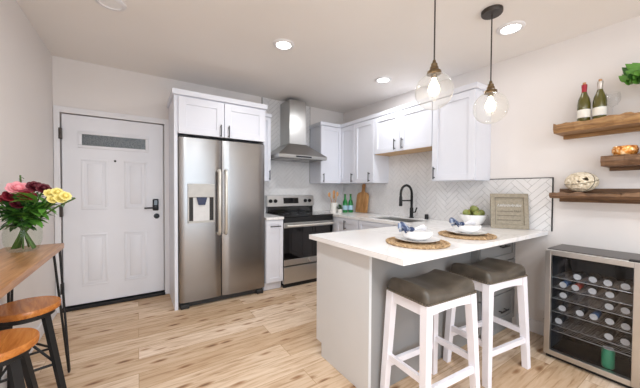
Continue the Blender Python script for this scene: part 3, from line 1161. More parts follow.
def make_stool():
    t = thing('counter_stool', 'white counter stool', 'stool', (0, 0, 0))
    # cushion
    nx, ny = 26, 20
    W2, D2 = .215, .15
    top, bot = [], []
    mb = MB()

    def se(u, v):
        # map square to rounded rect
        return u, v
    zb = .65
    grid = []
    for j in range(ny + 1):
        row = []
        for i in range(nx + 1):
            u, v = -1 + 2 * i / nx, -1 + 2 * j / ny
            su = math.copysign(1 - (1 - abs(u)) ** 1.5, u)
            sv = math.copysign(1 - (1 - abs(v)) ** 1.5, v)
            x, y = su * W2, sv * D2
            # rounded corners
            cr = .03
            ax, ay = abs(x) - (W2 - cr), abs(y) - (D2 - cr)
            if ax > 0 and ay > 0:
                l = max(math.hypot(ax, ay), 1e-6)
                m_ = max(ax, ay)
                x = math.copysign(W2 - cr + ax * m_ / l, x)
                y = math.copysign(D2 - cr + ay * m_ / l, y)
            d = min(W2 - abs(su * W2), D2 - abs(sv * D2))
            e = min(1, d / .045)
            edge = math.sqrt(max(0, 1 - (1 - e) ** 2))
            saddle = .048 * (abs(su) ** 1.8) * (1 - .25 * abs(sv) ** 2) - .014
            z = zb + .03 + edge * (.036 + saddle) - .002 * math.cos(9 * su) * edge
            row.append(mb.bm.verts.new((x, y, z)))
        grid.append(row)
    for j in range(ny):
        for i in range(nx):
            mb.bm.faces.new([grid[j][i], grid[j][i + 1], grid[j + 1][i + 1], grid[j + 1][i]])
    rim = [grid[0][i] for i in range(nx + 1)] + [grid[j][nx] for j in range(1, ny + 1)] + [grid[ny][i] for i in range(nx - 1, -1, -1)] + [grid[j][0] for j in range(ny - 1, 0, -1)]
    low = [mb.bm.verts.new((v.co.x * .985, v.co.y * .985, zb)) for v in rim]
    n = len(rim)
    for i in range(n):
        mb.bm.faces.new([rim[i], low[i], low[(i + 1) % n], rim[(i + 1) % n]])
    mb.bm.faces.new(low)
    mb.build('seat_cushion', M['leather'], t, smooth=60)
    nl = MB()
    per = []
    k = 0
    for s in (-1, 1):
        for i in range(23):
            per.append((-.203 + .406 * i / 22, s * (D2 + .001), (0, s)))
        for i in range(17):
            per.append((s * (W2 + .001), -.14 + .28 * i / 16, (s, 0)))
    for (x, y, (a, b2)) in per:
        nl.sphere((x, y, zb + .008), .0062, 1, 6, 4)
    nl.build('nailhead_trim', M['nail'], t, smooth=180)
    # frame
    ap = MB()
    ztop, za = zb - .001, zb - .055
    for s in (-1, 1):
        # gently arched apron rails
        pts = []
        for i in range(11):
            u = -1 + 2 * i / 10
            pts.append((u * .188, za - .012 * (abs(u) ** 2) + .006))
        loop = [(x, s * .128 - .010, z) for x, z in pts] + [(.188, s * .128 - .010, ztop), (-.188, s * .128 - .010, ztop)]
        ap.prism(loop, (0, .02, 0))
        ap.box(s * .193 - .010, s * .193 + .010, -.123, .123, za - .006, ztop)
    ap.box(-.183, .183, -.118, .118, ztop - .012, ztop)
    ap.build('apron', M['white_wood'], t)
    legs = {}
    for sx in (-1, 1):
        for sy in (-1, 1):
            top_, ft = (sx * .188, sy * .126, ztop - .0005), (sx * .222, sy * .15, 0)
            legs[(sx, sy)] = (Vector(top_), Vector(ft))
            MB().bar(top_, ft, .046, .038, .046, .038).build('leg', M['white_wood'], t)

    def at(k, z):
        a, b2 = legs[k]
        return a.lerp(b2, (a.z - z) / (a.z - b2.z))
    for z, ks in ((.20, ((-1, -1), (1, -1))), (.20, ((-1, 1), (1, 1))), (.255, ((-1, -1), (-1, 1))), (.255, ((1, -1), (1, 1)))):
        a, b2 = at(ks[0], z), at(ks[1], z)
        MB().bar(a, b2, .036, .036, .022, .022, (0, 0, 1)).build('stretcher', M['white_wood'], t)
    return t


st = make_stool()
st['group'] = 'white counter stools at the peninsula'
st['label'] = 'white counter stool with brown leather seat under the peninsula, nearer left one'
st.location = (1.458, 1.011, 0)
st.rotation_euler = (0, 0, math.radians(-4))
s2 = copy_tree(st)
s2.location = (2.095, .996, 0)
s2.rotation_euler = (0, 0, math.radians(-7))
s2['label'] = 'white counter stool with brown leather seat beside the wine cooler, farther right one'

# ================================================================== PLACE SETTINGS


def placemat(x, y, label):
    R = .19
    mb = MB()
    prof = []
    n = 9
    for k in range(n):
        r0 = R * k / n
        r1 = R * (k + 1) / n
        prof += [(max(r0, .0005), .006), ((r0 + r1) / 2, .0135), (r1 - .0005, .006)]
    prof += [(R, .003), (R - .004, 0), (.0005, 0)]
    mb.lathe(prof, n=48, cap=False)
    # knotted braid around the rim
    for k in range(44):
        a = 2 * PI * k / 44
        mb.sphere((math.cos(a) * (R - .006), math.sin(a) * (R - .006), .009), .0125, .7, 8, 6)
    o = mb.build('placemat', M['rattan'], None, smooth=60)
    o.location = (x, y, CT)
    return tag(o, label, 'placemat', 'woven round placemats on the peninsula')


def plate(x, y, z, label):
    o = MB().lathe([(.0005, 0), (.075, 0), (.08, .004), (.105, .009), (.136, .018), (.138, .021), (.134, .021), (.104, .013), (.08, .008), (.0005, .007)], n=44, cap=False).build('dinner_plate', M['porcelain'], None, smooth=50)
    o.location = (x, y, z)
    return tag(o, label, 'plate', 'white dinner plates on the placemats')


def bowl(x, y, z, label, R=.098, h=.06):
    prof = [(.0005, 0), (.038, 0), (.04, .006)]
    for k in range(1, 9):
        a = PI / 2 * k / 8
        prof.append((.04 + (R - .04) * math.sin(a) ** .9, .006 + (h - .006) * (1 - math.cos(a))))
    prof.append((R - .004, h + .001))
    for k in range(8, 0, -1):
        a = PI / 2 * k / 8
        prof.append((.036 + (R - .046) * math.sin(a) ** .9, .012 + (h - .012) * (1 - math.cos(a))))
    prof.append((.0005, .011))
    o = MB().lathe(prof, n=40, cap=False).build('soup_bowl', M['porcelain'], None, smooth=50)
    o.location = (x, y, z)
    return tag(o, label, 'bowl', 'white soup bowls on the plates')


def napkin(x, y, z, rz, label, seed):
    rnd = random.Random(seed)
    t = thing('napkin', label, 'napkin', (x, y, z), rz, 'knotted napkins in the soup bowls')
    # a knotted cloth: two fanned tails rising from a knot

    def tail(ang, ln, lift, wid, ph):
        mb = MB()
        rows, colsn = 9, 9
        g = []
        for i in range(rows + 1):
            s = i / rows
            row = []
            for j in range(colsn + 1):
                v = -1 + 2 * j / colsn
                w = wid * (.25 + .75 * s)
                px = ln * s * (1 - .12 * v * v)
                py = v * w * (.8 + .2 * math.cos(ph))
                pz = lift * math.sin(s * 1.9) + .02 * s * math.sin(v * 5 + ph)
                ca, sa = math.cos(ang), math.sin(ang)
                row.append(mb.bm.verts.new((px * ca - py * sa, px * sa + py * ca, pz)))
            g.append(row)
        for i in range(rows):
            for j in range(colsn):
                mb.bm.faces.new([g[i][j], g[i][j + 1], g[i + 1][j + 1], g[i + 1][j]])
        r = bmesh.ops.solidify(mb.bm, geom=list(mb.bm.faces), thickness=.003)
        return mb
    tail(2.7, .085, .035, .055, 0.4).build('cloth_tail', M['napkin'], t, smooth=180)
    tail(3.7, .085, .015, .055, 2.0).build('cloth_tail', M['napkin'], t, smooth=180)
    o = tail(.15, .09, .022, .05, 1.2).build('cloth_tail', M['napkin_white'], t, smooth=180)
    o['label'] = 'white patterned end of the napkin'
    k = MB()
    k.sphere((0, 0, .012), .02, .8, 14, 8)
    k.build('knot', M['napkin'], t, smooth=180)
    return t


B1 = (1.493, 1.14)
B2 = (2.062, 1.135)
for (x, y), w in ((B1, 'left'), (B2, 'right')):
    near = 'above the nearer left stool' if w == 'left' else 'before the fruit bowl'
    placemat(x, y, 'round woven brown placemat on the counter ' + near)
    plate(x, y, CT + .0145, 'white dinner plate on the woven placemat ' + near)
    bowl(x, y, CT + .0235, 'small white bowl on a plate ' + near)
    napkin(x - .03, y + .02, CT + .078, -.55, 'blue and white knotted napkin in the bowl ' + near, 3)

# ------------------------------------------------------------------ fruit bowl + apples
fx, fy = 2.765, 1.455
prof = [(.0005, 0), (.06, 0), (.062, .008), (.09, .03), (.118, .075), (.125, .105), (.121, .106), (.112, .075), (.085, .035), (.0005, .018)]
o = MB().lathe(prof, n=44, cap=False).build('fruit_bowl', M['porcelain'], None, smooth=50)
o.location = (fx, fy, CT)
tag(o, 'white round bowl of green fruit before the framed board', 'bowl')


def apple(x, y, z, r, tilt, label):
    t = thing('green_apple', label, 'fruit', (x, y, z), 0, 'green fruit in the white bowl')
    mb = MB()
    prof = []
    for k in range(13):
        a = PI * k / 12
        rr = r * math.sin(a) * (1 + .06 * math.cos(a))
        dip = .22 * r * math.exp(-(a / .42) ** 2)
        dip2 = -.12 * r * math.exp(-((PI - a) / .4) ** 2)
        prof.append((max(rr, .0005), r * .92 * math.cos(a) - dip - dip2))
    mb.lathe(prof, n=20)
    o = mb.build('flesh', M['apple'], t, smooth=180)
    MB().tube([(0, 0, r * .7), (.003, 0, r * .95), (.007, 0, r * 1.12)], .0022, 6).build('stalk', M['cork'], t)
    t.rotation_euler = tilt
    return t


apple(fx - .005, fy - .01, CT + .158, .041, (.3, .4, 0), 'green apple on top of the fruit heap')
apple(fx - .062, fy + .035, CT + .12, .037, (.9, -.5, 0), 'green apple at the left side of the bowl')
apple(fx + .050, fy - .045, CT + .118, .037, (-.6, .8, 0), 'green apple at the right side of the bowl near the board')
apple(fx + .035, fy + .055, CT + .118, .036, (.5, .9, 0), 'green apple at the rear of the bowl half hidden')
apple(fx - .038, fy - .055, CT + .116, .036, (.5, -.9, 0), 'green apple at the front of the bowl below the top one')

# ------------------------------------------------------------------ framed board
p0, p1 = Vector((2.71, 1.268, CT)), Vector((2.885, 1.035, CT))
u = (p1 - p0).normalized()
nv = Vector((u.y, -u.x, 0))
if nv.y > 0 and nv.x > 0:
    nv = -nv
wd = (p1 - p0).length
ang = math.atan2(u.y, u.x)
t = thing('framed_board', 'champagne framed message board leaning on the tiles', 'sign', (p0.x, p0.y, CT), ang)
# local: x along width, -y towards the viewer ; lean back slightly
hh = .312
lean = .05


def bd3(x, n, z):
    return (x, -n + lean * z / hh, z + .002)


def bbox(mb, x0, x1, n0, n1, z0, z1):
    mb.loft([[bd3(x0, n0, z0), bd3(x1, n0, z0), bd3(x1, n1, z0), bd3(x0, n1, z0)], [bd3(x0, n0, z1), bd3(x1, n0, z1), bd3(x1, n1, z1), bd3(x0, n1, z1)]])


mb = MB()
fw = .034
bbox(mb, 0, wd, 0, .024, 0, fw)
bbox(mb, 0, wd, 0, .024, hh - fw, hh)
bbox(mb, 0, fw, 0, .024, fw, hh - fw)
bbox(mb, wd - fw, wd, 0, .024, fw, hh - fw)
mb.build('frame', M['sign'], t)
mb = MB()
bbox(mb, fw, wd - fw, .002, .012, fw, hh - fw)
bk = mb.build('board', M['sign'], t)
mb = MB()
for (a, b2, c, d) in ((fw, wd - fw, hh - fw - .006, hh - fw), (fw, fw + .006, fw, hh - fw)):
    bbox(mb, a, b2, .012, .0145, c, d)
for z, x1 in ((.150, .175), (.112, .235), (.072, .235)):
    bbox(mb, .052, x1, .012, .0145, z, z + .005)
mb.build('ruled_lines', M['sign_dark'], bk)
mb = MB()
x = .058
k = 0
while x < .24:                      # row of small pale letter strokes
    w_ = .0075
    h_ = .02 if k % 3 else .025
    pts = [bd3(x, .0135, .195), bd3(x + w_ * .3, .0135, .195 + h_), bd3(x + w_ * .7, .0135, .197), bd3(x + w_, .0135, .195 + h_ * .9)]
    mb.tube(pts, .0018, 5)
    x += w_ + (.004 if k % 5 else .008)
    k += 1
mb.build('script_letters', M['porcelain'], bk)
mb = MB()
for i in range(4):
    x = .185 + i * .014
    mb.tube([bd3(x, .0135, .146), bd3(x + .004, .0135, .164), bd3(x + .009, .0135, .146)], .0018, 5)
mb.build('small_letters', M['sign_dark'], bk)

# ------------------------------------------------------------------ cutting board, bottles, crock, herb
t = thing('cutting_board', 'wooden paddle cutting board leaning on the tile in the corner', 'cutting board', (2.86, 3.19, CT), 0)
bw, bh = .25, .30
pts = []
lx = .055


def cbp(u, z, n):
    # board stands along y against the right wall leaning back (+x)
    return (lx * (z / .44) - n - .004, u, z + .002)


out = [(-bw / 2, 0), (bw / 2, 0), (bw / 2, bh - .06)]
for k in range(1, 6):
    a = PI / 2 * k / 5
    out.append((bw / 2 - .06 + .06 * math.cos(a), bh - .06 + .06 * math.sin(a)))
out += [(.03, bh + .01), (.024, bh + .05), (.03, bh + .10)]
for k in range(1, 8):
    a = PI * k / 8
    out.append((.03 * math.cos(a), bh + .10 + .035 * math.sin(a)))
out += [(-.03, bh + .10), (-.024, bh + .05), (-.03, bh + .01)]
for k in range(5, 0, -1):
    a = PI / 2 * k / 5
    out.append((-bw / 2 + .06 - .06 * math.cos(a), bh - .06 + .06 * math.sin(a)))
out.append((-bw / 2, bh - .06))
mb = MB()
mb.prism([cbp(a, b2, .0) for a, b2 in out], (-.02, 0, 0))
mb.build('board', M['board'], t)


def green_bottle(x, y, label):
    t = thing('water_bottle', label, 'bottle', (x, y, CT), 0, 'green bottles in the kitchen corner')
    MB().lathe([(.0005, 0), (.036, 0), (.039, .006), (.039, .12), (.034, .16), (.017, .20), (.0145, .25), (.016, .252), (.016, .262)], n=24).build('glass_body', M['green_glass'], t, smooth=40)
    MB().lathe([(.0395, .04), (.0397, .042), (.0397, .105), (.0395, .107)], n=24, cap=False).build('paper_label', M['bluelabel'], t, smooth=40)
    MB().lathe([(.0165, .255), (.0165, .28), (.0005, .281)], n=16).build('cap', M['leaf2'], t, smooth=40)


green_bottle(2.63, 3.31, 'green glass bottle next to the utensil crock')
green_bottle(2.72, 3.29, 'green glass bottle next to the cutting board')

cx_, cy_ = 2.47, 3.38
o = MB().lathe([(.0005, 0), (.05, 0), (.056, .01), (.058, .13), (.06, .15), (.054, .15), (.052, .02), (.0005, .015)], n=28, cap=False).build('utensil_crock', M['pot'], None, smooth=50)
o.location = (cx_, cy_, CT)
tag(o, 'white ceramic crock holding wooden spoons beside the range', 'crock')
sps = (('wooden spoon leaning left out of the crock', -.06, .02, .30), ('wooden spoon standing near upright in the crock', -.015, -.02, .33), ('wooden spoon leaning right out of the crock', .055, .0, .31), ('short wooden spoon between the taller ones in the crock', .025, .035, .27))
for lb, dx, dy, ln in sps:
    t = thing('wooden_spoon', lb, 'utensil', (cx_, cy_, CT), 0, 'wooden spoons in the crock')
    b0, b1 = Vector((-dx * .3, -dy * .3, .022)), Vector((dx, dy, ln - .06))
    MB().tube([b0, b1], .005, 8).build('handle', M['spoon'], t, smooth=60)
    d = (b1 - b0).normalized()
    mb = MB()
    mb.sphere((0, 0, 0), .024, 1.5, 14, 10)
    for v in mb.bm.verts:
        v.co.y *= .35
        v.co += b1 + d * .03
    mb.build('bowl', M['spoon'], t, smooth=180)


def leaf_mesh(mb, base, direction, length, width, up=(0, 0, 1), curl=.2, n=5):
    """one pointed leaf blade with a fold along its midrib"""
    base, d = Vector(base), Vector(direction).normalized()
    upv = Vector(up)
    s = d.cross(upv)
    if s.length < 1e-3:
        s = d.cross(Vector((1, 0, 0)))
    s.normalize()
    nn = s.cross(d).normalized()
    L, C_, R_ = [], [], []
    for i in range(n + 1):
        u = i / n
        w = width * math.sin(PI * min(1, u * .93 + .05)) * (1 - .25 * u)
        c = base + d * (length * u) - nn * (curl * length * u * u)
        C_.append(mb.bm.verts.new(c))
        L.append(mb.bm.verts.new(c + s * w / 2 + nn * w * .15))
        R_.append(mb.bm.verts.new(c - s * w / 2 + nn * w * .15))
    for i in range(n):
        mb.bm.faces.new([L[i], C_[i], C_[i + 1], L[i + 1]])
        mb.bm.faces.new([C_[i], R_[i], R_[i + 1], C_[i + 1]])


t = thing('potted_herb', 'small leafy herb in a white pot in front of the crock', 'plant', (2.50, 3.27, CT))
MB().lathe([(.0005, 0), (.026, 0), (.034, .055), (.036, .06), (.031, .06), (.028, .05), (.0005, .05)], n=20, cap=False).build('pot', M['pot'], t, smooth=50)
MB().lathe([(.0005, .049), (.029, .051), (.0005, .053)], n=14, cap=False).build('soil', M['toe'], t)
mb = MB()
rnd = random.Random(5)
for k in range(46):
    a, e = rnd.uniform(0, 2 * PI), rnd.uniform(.1, 1.4)
    r_ = rnd.uniform(0, .03)
    leaf_mesh(mb, (r_ * math.cos(a), r_ * math.sin(a), .05 + rnd.uniform(0, .05)), (math.cos(a) * math.cos(e), math.sin(a) * math.cos(e), math.sin(e)), rnd.uniform(.03, .05), .022)
mb.build('foliage', M['leaf2'], t, smooth=180)

# ================================================================== WALL SHELVES


def live_shelf(name, label, x0, y0, y1, z0, z1, mat, seed, back=None, dark=None):
    t = thing(name, label, 'shelf', (XR, (y0 + y1) / 2, z0), 0, 'rustic wall shelves')
    rnd = random.Random(seed)
    n = 46
    rings = []
    for k in range(n + 1):
        y = y0 + (y1 - y0) * k / n
        w1 = .010 * math.sin(y * 31 + seed) * math.sin(y * 13) + .005 * math.sin(y * 77)
        w2 = .008 * math.sin(y * 23 + seed * 2) + .004 * math.sin(y * 61)
        # (x,z) section with wavy front lip
        notch = -.012 if (int((y * 9 + seed) % 4) == 0) else 0
        rings.append([(XR - .001, y, z0), (x0 + .018 + w2, y, z0), (x0 + w2, y, z0 + (z1 - z0) * .45), (x0 + .006 + w2, y, z1 + w1 + notch), (x0 + .03 + w2, y, z1 - .001), (XR - .001, y, z1 - .001)])
    MB().loft(rings).build('plank', mat, t, world=True)
    if back:
        b0, b1 = back
        MB().box(XR - .03, XR - .001, y0 + .012, y1 - .012, b0, z0 - .0005, .003).build('wall_cleat', dark or mat, t, world=True)
        if b1 > z1:
            MB().box(XR - .03, XR - .001, y0 + .012, y1 - .012, z1, b1, .003).build('back_rail', dark or mat, t, world=True)
    return t


live_shelf('wall_shelf', 'upper wooden wall shelf holding the two wine bottles', 2.715, -.35, .826, 1.702, 1.772, M['shelf_wood'], 3, (1.672, 1.70), M['shelf_wood'])
live_shelf('wall_shelf', 'short dark wooden wall shelf holding the amber candle glasses', 2.72, -.45, .556, 1.428, 1.502, M['shelf_dark'], 8, (1.402, 1.428), M['shelf_dark'])
live_shelf('wall_shelf', 'lower dark wooden wall shelf holding the woven vine ball', 2.715, -.35, .842, 1.197, 1.238, M['shelf_dark'], 12, (1.165, 1.272), M['shelf_dark'])


def wine_bottle(x, y, label, foil, lab, z=1.772):
    t = thing('wine_bottle', label, 'wine bottle', (x, y, z), 0, 'wine bottles on the upper shelf')
    MB().lathe([(.0005, 0), (.035, 0), (.038, .006), (.038, .135), (.033, .17), (.02, .205), (.0145, .225), (.0135, .262), (.0155, .264), (.0155, .276), (.0005, .276)], n=26).build('glass_body', M['olive_glass'], t, smooth=40)
    MB().lathe([(.0383, .03), (.0387, .032), (.0387, .088), (.0383, .09)], n=26, cap=False).build('paper_label', lab, t, smooth=40)
    MB().lathe([(.0152, .222), (.0150, .245), (.0166, .263), (.0166, .279), (.0005, .28)], n=18).build('foil_capsule', foil, t, smooth=40)
    MB().lathe([(.010, .28), (.010, .296), (.0005, .297)], n=12).build('cork', M['cork'], t, smooth=40)
    return t


wine_bottle(2.815, .672, 'olive wine bottle with red foil neck, left of the pair', M['capred'], M['label'])
wine_bottle(2.825, .588, 'olive wine bottle with silver foil neck, right of the pair', M['silverfoil'], M['label'])
t = thing('wine_glass', 'clear stemmed wine glass right of the wine bottles', 'wine glass', (2.81, .518, 1.772))
MB().lathe([(.0005, 0), (.034, .001), (.034, .003), (.006, .006), (.0035, .012), (.0035, .07), (.006, .078), (.0005, .08)], n=24, cap=False).build('foot_and_stem', M['wineglass'], t, smooth=50)
MB().lathe([(.004, .078), (.025, .09), (.038, .115), (.04, .14), (.034, .178)], n=28, cap=False).build('glass_bowl', M['wineglass'], t, smooth=180)

# trailing plant standing on the upper shelf
t = thing('potted_plant', 'broad leaved green plant hanging over the upper shelf at right edge', 'plant', (2.82, .195, 1.772))
MB().lathe([(.0005, 0), (.055, 0), (.07, .11), (.074, .12), (.066, .12), (.06, .1), (.0005, .1)], n=24, cap=False).build('pot', M['pot'], t, smooth=50)
MB().lathe([(.0005, .098), (.063, .102), (.0005, .106)], n=14, cap=False).build('soil', M['toe'], t)
rnd = random.Random(21)
for k in range(9):
    a = rnd.uniform(1.1, 2.1) if k < 6 else rnd.uniform(2.4, 7)
    ln = rnd.uniform(.2, .3) if k < 6 else rnd.uniform(.08, .15)
    tip = Vector((math.cos(a) * ln * .3, math.sin(a) * ln, .22 + rnd.uniform(0, .09)))
    stem_pts = [Vector((0, 0, .1)).lerp(tip, s) + Vector((0, 0, .05 * math.sin(PI * s))) for s in (0, .25, .5, .75, 1)]
    o = MB().tube(stem_pts, .0025, 6).build('stem', M['stem'], t, smooth=60)
    mb = MB()
    for j in range(10):
        s = .3 + .07 * j
        p = Vector((0, 0, .1)).lerp(tip, s) + Vector((0, 0, .05 * math.sin(PI * s)))
        side = 1 if j % 2 else -1
        d = Vector((-.5 + .5 * side, math.sin(a) * .6, side * .55 + rnd.uniform(-.3, .3)))
        leaf_mesh(mb, p, d, rnd.uniform(.06, .085), .048, (1, 0, 0.3))
    mb.build('leaves', M['leaf'] if k % 3 else M['leaf2'], o, smooth=180)

for (y, lb) in ((.452, 'amber mercury glass candle holder on the short dark shelf, left one'), (.32, 'amber mercury glass candle holder cut by the right edge')):
    t = thing('candle_holder', lb, 'candle holder', (2.80, y, 1.502), 0, 'amber candle holders')
    MB().lathe([(.0005, 0), (.052, 0), (.063, .016), (.065, .038), (.058, .060), (.055, .059), (.061, .038), (.059, .018), (.0005, .008)], n=24, cap=False).build('glass_cup', M['amber'], t, smooth=50)
    MB().lathe([(.0005, .0085), (.045, .0085), (.045, .036), (.0005, .036)], n=18, cap=False).build('candle', M['label'], t, smooth=40)

# woven ball
t = thing('woven_ball', 'oval bleached vine lattice ball on the lower shelf', 'decoration', (2.83, .68, 1.238))
rnd = random.Random(4)
mb = MB()
for k in range(17):
    ax = Vector((rnd.uniform(-1, 1), rnd.uniform(-1, 1), rnd.uniform(-1, 1))).normalized()
    a = ax.cross(Vector((.3, .5, .8))).normalized()
    b2 = ax.cross(a)
    ring = []
    for i in range(30):
        th = 2 * PI * i / 30
        c = a * math.cos(th) + b2 * math.sin(th) + ax * .1 * math.sin(2 * th + k)
        ring.append(Vector((c.x * .082, c.y * .096, .0835 + c.z * .0745)))
    wv = Vector(ax)
    inner = [p + (p - Vector((0, 0, .083))).normalized() * -.005 for p in ring]
    n = len(ring)
    hw = .0105
    A = [mb.bm.verts.new(p + wv * hw) for p in ring]
    B = [mb.bm.verts.new(p - wv * hw) for p in ring]
    C2 = [mb.bm.verts.new(p - wv * hw) for p in inner]
    D2_ = [mb.bm.verts.new(p + wv * hw) for p in inner]
    for i in range(n):
        j = (i + 1) % n
        for P, Q in ((A, B), (B, C2), (C2, D2_), (D2_, A)):
            mb.bm.faces.new([P[i], P[j], Q[j], Q[i]])
for v in mb.bm.verts:
    v.co.z = max(v.co.z, .0005)
mb.build('vine_bands', M['lattice'], t, smooth=40)
mb = MB()
for k in range(2):
    ax = Vector((rnd.uniform(-1, 1), rnd.uniform(-1, 1), rnd.uniform(-1, 1))).normalized()
    a = ax.cross(Vector((.3, .5, .8))).normalized()
    b2 = ax.cross(a)
    ring = []
    for i in range(25):
        th = 2 * PI * i / 24
        c = a * math.cos(th) + b2 * math.sin(th)
        ring.append(Vector((c.x * .084, c.y * .098, max(.004, .0835 + c.z * .076))))
    mb.tube(ring, .0022, 6)
mb.build('dark_strand', M['ratt_dark'], t, smooth=60)

# ================================================================== WINE COOLER
WX, WY0, WY1, WZ = 2.559, .325, .808, .815
t = thing('wine_cooler', 'stainless framed glass door beverage cooler against the right wall', 'wine cooler', ((WX + XR) / 2, (WY0 + WY1) / 2, 0))
mb = MB()
bx = WX + .045
mb.box(bx, XR - .02, WY0, WY0 + .025, .03, WZ - .004)
mb.box(bx, XR - .02, WY1 - .025, WY1, .03, WZ - .004)
mb.box(bx, XR - .02, WY0, WY1, WZ - .03, WZ - .003, .003)
mb.box(bx, XR - .02, WY0, WY1, .03, .055)
mb.box(XR - .04, XR - .02, WY0, WY1, .03, WZ - .004)
mb.build('cabinet_shell', M['matte'], t, world=True)
o = MB().box(bx, XR - .019, WY0 - .001, WY1 + .001, WZ - .0028, WZ + .004, .002).build('top_cover', steel('cooler_top', '#6a6664', .35), t, world=True)
mb = MB()
for y in (WY0 + .0252, WY1 - .0252):
    mb.box(bx + .002, XR - .041, y - .0015, y + .0015, .056, WZ - .031)
mb.build('liner', M['inner'], t, world=True)
dw = MB()
fwid = .036
dw.box(WX, WX + .04, WY0, WY0 + fwid, .035, WZ, .003)
dw.box(WX, WX + .04, WY1 - fwid, WY1, .035, WZ, .003)
dw.box(WX + .0005, WX + .0395, WY0 + fwid, WY1 - fwid, WZ - fwid, WZ, .002)
dw.box(WX + .0005, WX + .0395, WY0 + fwid, WY1 - fwid, .035, .035 + fwid, .002)
dfr = dw.build('door_frame', M['steelh'], t, world=True)
MB().box(WX + .012, WX + .02, WY0 + fwid - .002, WY1 - fwid + .002, .035 + fwid - .002, WZ - fwid + .002).build('door_glass', M['fridgeglass'], dfr, world=True)
mb = MB()
mb.box(WX - .003, WX + .04, WY0 + .01, WY0 + .06, WZ + .0005, WZ + .012, .004)
mb.build('hinge_cover', M['matte'], dfr, world=True)
MB().box(WX + .03, WX + .06, WY1 - .04, WY1 - .005, .002, .03, .003).build('foot', M['matte'], t, world=True)
MB().box(WX + .03, WX + .06, WY0 + .005, WY0 + .04, .002, .03, .003).build('foot', M['matte'], t, world=True)
MB().box(WX + .035, WX + .05, WY0 + .04, WY1 - .04, .004, .03, .002).build('toe_grille', M['matte'], t, world=True)
MB().lathe([(.009, 0), (.009, .012), (.0005, .014)], (WX + .02, WY1 - .001, .28), 12, axis='x').build('side_bumper', M['matte'], t, world=True)
rack_z = (.605, .525, .445, .345, .245, .20)
for z in rack_z:
    rk = MB()
    rk.tube([(bx + .02, WY0 + .028, z), (bx + .02, WY1 - .028, z)], .004, 8)
    for i in range(9):
        x = bx + .05 + i * .028
        pts = []
        for j in range(13):
            y = WY0 + .028 + (WY1 - WY0 - .056) * j / 12
            pts.append((x, y, z + (.006 if j % 2 else -.002)))
        rk.tube(pts, .0022, 5)
    rk.build('wire_rack', M['rack'], t, world=True)

# drinks lying on the racks (base towards the door)


def make_can(mat):
    t = thing('drink_can', 'can', 'drink can', (0, 0, 0))
    MB().lathe([(.018, .0), (.0215, .005), (.0215, .115), (.018, .122)], n=20, axis='x', cap=True).build('can_body', mat, t, smooth=40)
    MB().lathe([(.0212, .001), (.0212, -.003), (.0195, -.003), (.018, .0), (.0005, -.001)], n=20, axis='x', cap=False).build('can_end', M['canend'], t, smooth=50)
    return t


rows = {0: .605, 1: .525, 2: .445, 3: .345, 4: .245}
spots = [  # y, row, colour
    (.64, 0, 'can'), (.562, 0, 'can'), (.486, 0, 'can'), (.405, 0, 'can'),
    (.72, 1, 'canblue'), (.650, 1, 'canred'), (.562, 1, 'can'), (.478, 1, 'can'),
    (.72, 2, 'can'), (.479, 2, 'can'), (.405, 2, 'can'),
    (.725, 3, 'can'), (.627, 3, 'can'), (.555, 3, 'canblue'), (.476, 3, 'can'), (.400, 3, 'can'),
    (.742, 4, 'can'), (.476, 4, 'can'), (.400, 4, 'can')]
protos = {}
rown = ['top', 'second', 'third', 'fourth', 'fifth']
cnt = {}
per_row = {}
for (y, r, c) in spots:
    per_row.setdefault(r, []).append(y)
ordn = ['leftmost', 'second from left', 'third from left', 'fourth from left', 'fifth from left']
for (y, r, c) in spots:
    if c not in protos:
        o = protos[c] = make_can(M[c])
    else:
        o = copy_tree(protos[c])
    jx = random.Random(int(y * 1000) + r).uniform(0, .02)
    o.location = (bx + .025 + jx, y, rows[r] + .0318)
    o['group'] = 'drink cans lying in the wine cooler'
    idx = sorted(per_row[r], reverse=True).index(y)
    cn = {'can': 'silver', 'canblue': 'blue', 'canred': 'red'}[c]
    o['label'] = '%s drink can, %s on the %s rack of the cooler' % (cn, ordn[idx], rown[r])
t = thing('drink_can', 'green can standing upright at the bottom of the cooler', 'drink can', (bx + .06, .482, .0555))
MB().lathe([(.026, 0), (.033, .008), (.033, .118), (.027, .13), (.0005, .128)], n=24).build('can_body', M['cangreen'], t, smooth=40)
MB().lathe([(.027, .1305), (.0275, .134), (.025, .134), (.023, .130), (.0005, .1305)], n=20, cap=False).build('can_end', M['canend'], t, smooth=40)

# ================================================================== BAR TABLE AND STOOLS (left)
TX0, TX1, TY0, TY1, TZT = XL + .012, -.408, .9, 2.463, .89
t = thing('bar_table', 'narrow wooden bar table on black hairpin legs along the left wall', 'table', ((TX0 + TX1) / 2, (TY0 + TY1) / 2, 0))
tp = MB().box(TX0, TX1, TY0, TY1, TZT - .034, TZT, .004).build('tabletop', M['bar_wood'], t, world=True)


def hairpin(cx, cy, sx, sy):
    mb = MB()
    zt = TZT - .035
    foot = Vector((cx + sx * .024, cy + sy * .012, .007))
    a = Vector((cx - sx * .01, cy - sy * .02, zt))
    b2 = Vector((cx - sx * .02, cy - sy * .125, zt))
    c = Vector((cx - sx * .09, cy - sy * .02, zt))
    mb.tube([a, foot + Vector((sx * .0, sy * .009, .012)), foot, foot + Vector((0, -sy * .009, .012)), b2], .0065, 8)
    mb.box(min(a.x, c.x) - .01, max(a.x, c.x) + .01, min(a.y, b2.y) - .01, max(a.y, b2.y) + .01, zt - .004, zt, .001)
    return mb


hairpin(TX1 - .012, TY1 + .01, 1, 1).build('leg', M['matte'], t, world=True, smooth=60)
hairpin(TX0 + .04, TY1 - .03, -1, 1).build('leg', M['matte'], t, world=True, smooth=60)
hairpin(TX1 - .02, TY0 + .03, 1, -1).build('leg', M['matte'], t, world=True, smooth=60)
hairpin(TX0 + .04, TY0 + .03, -1, -1).build('leg', M['matte'], t, world=True, smooth=60)


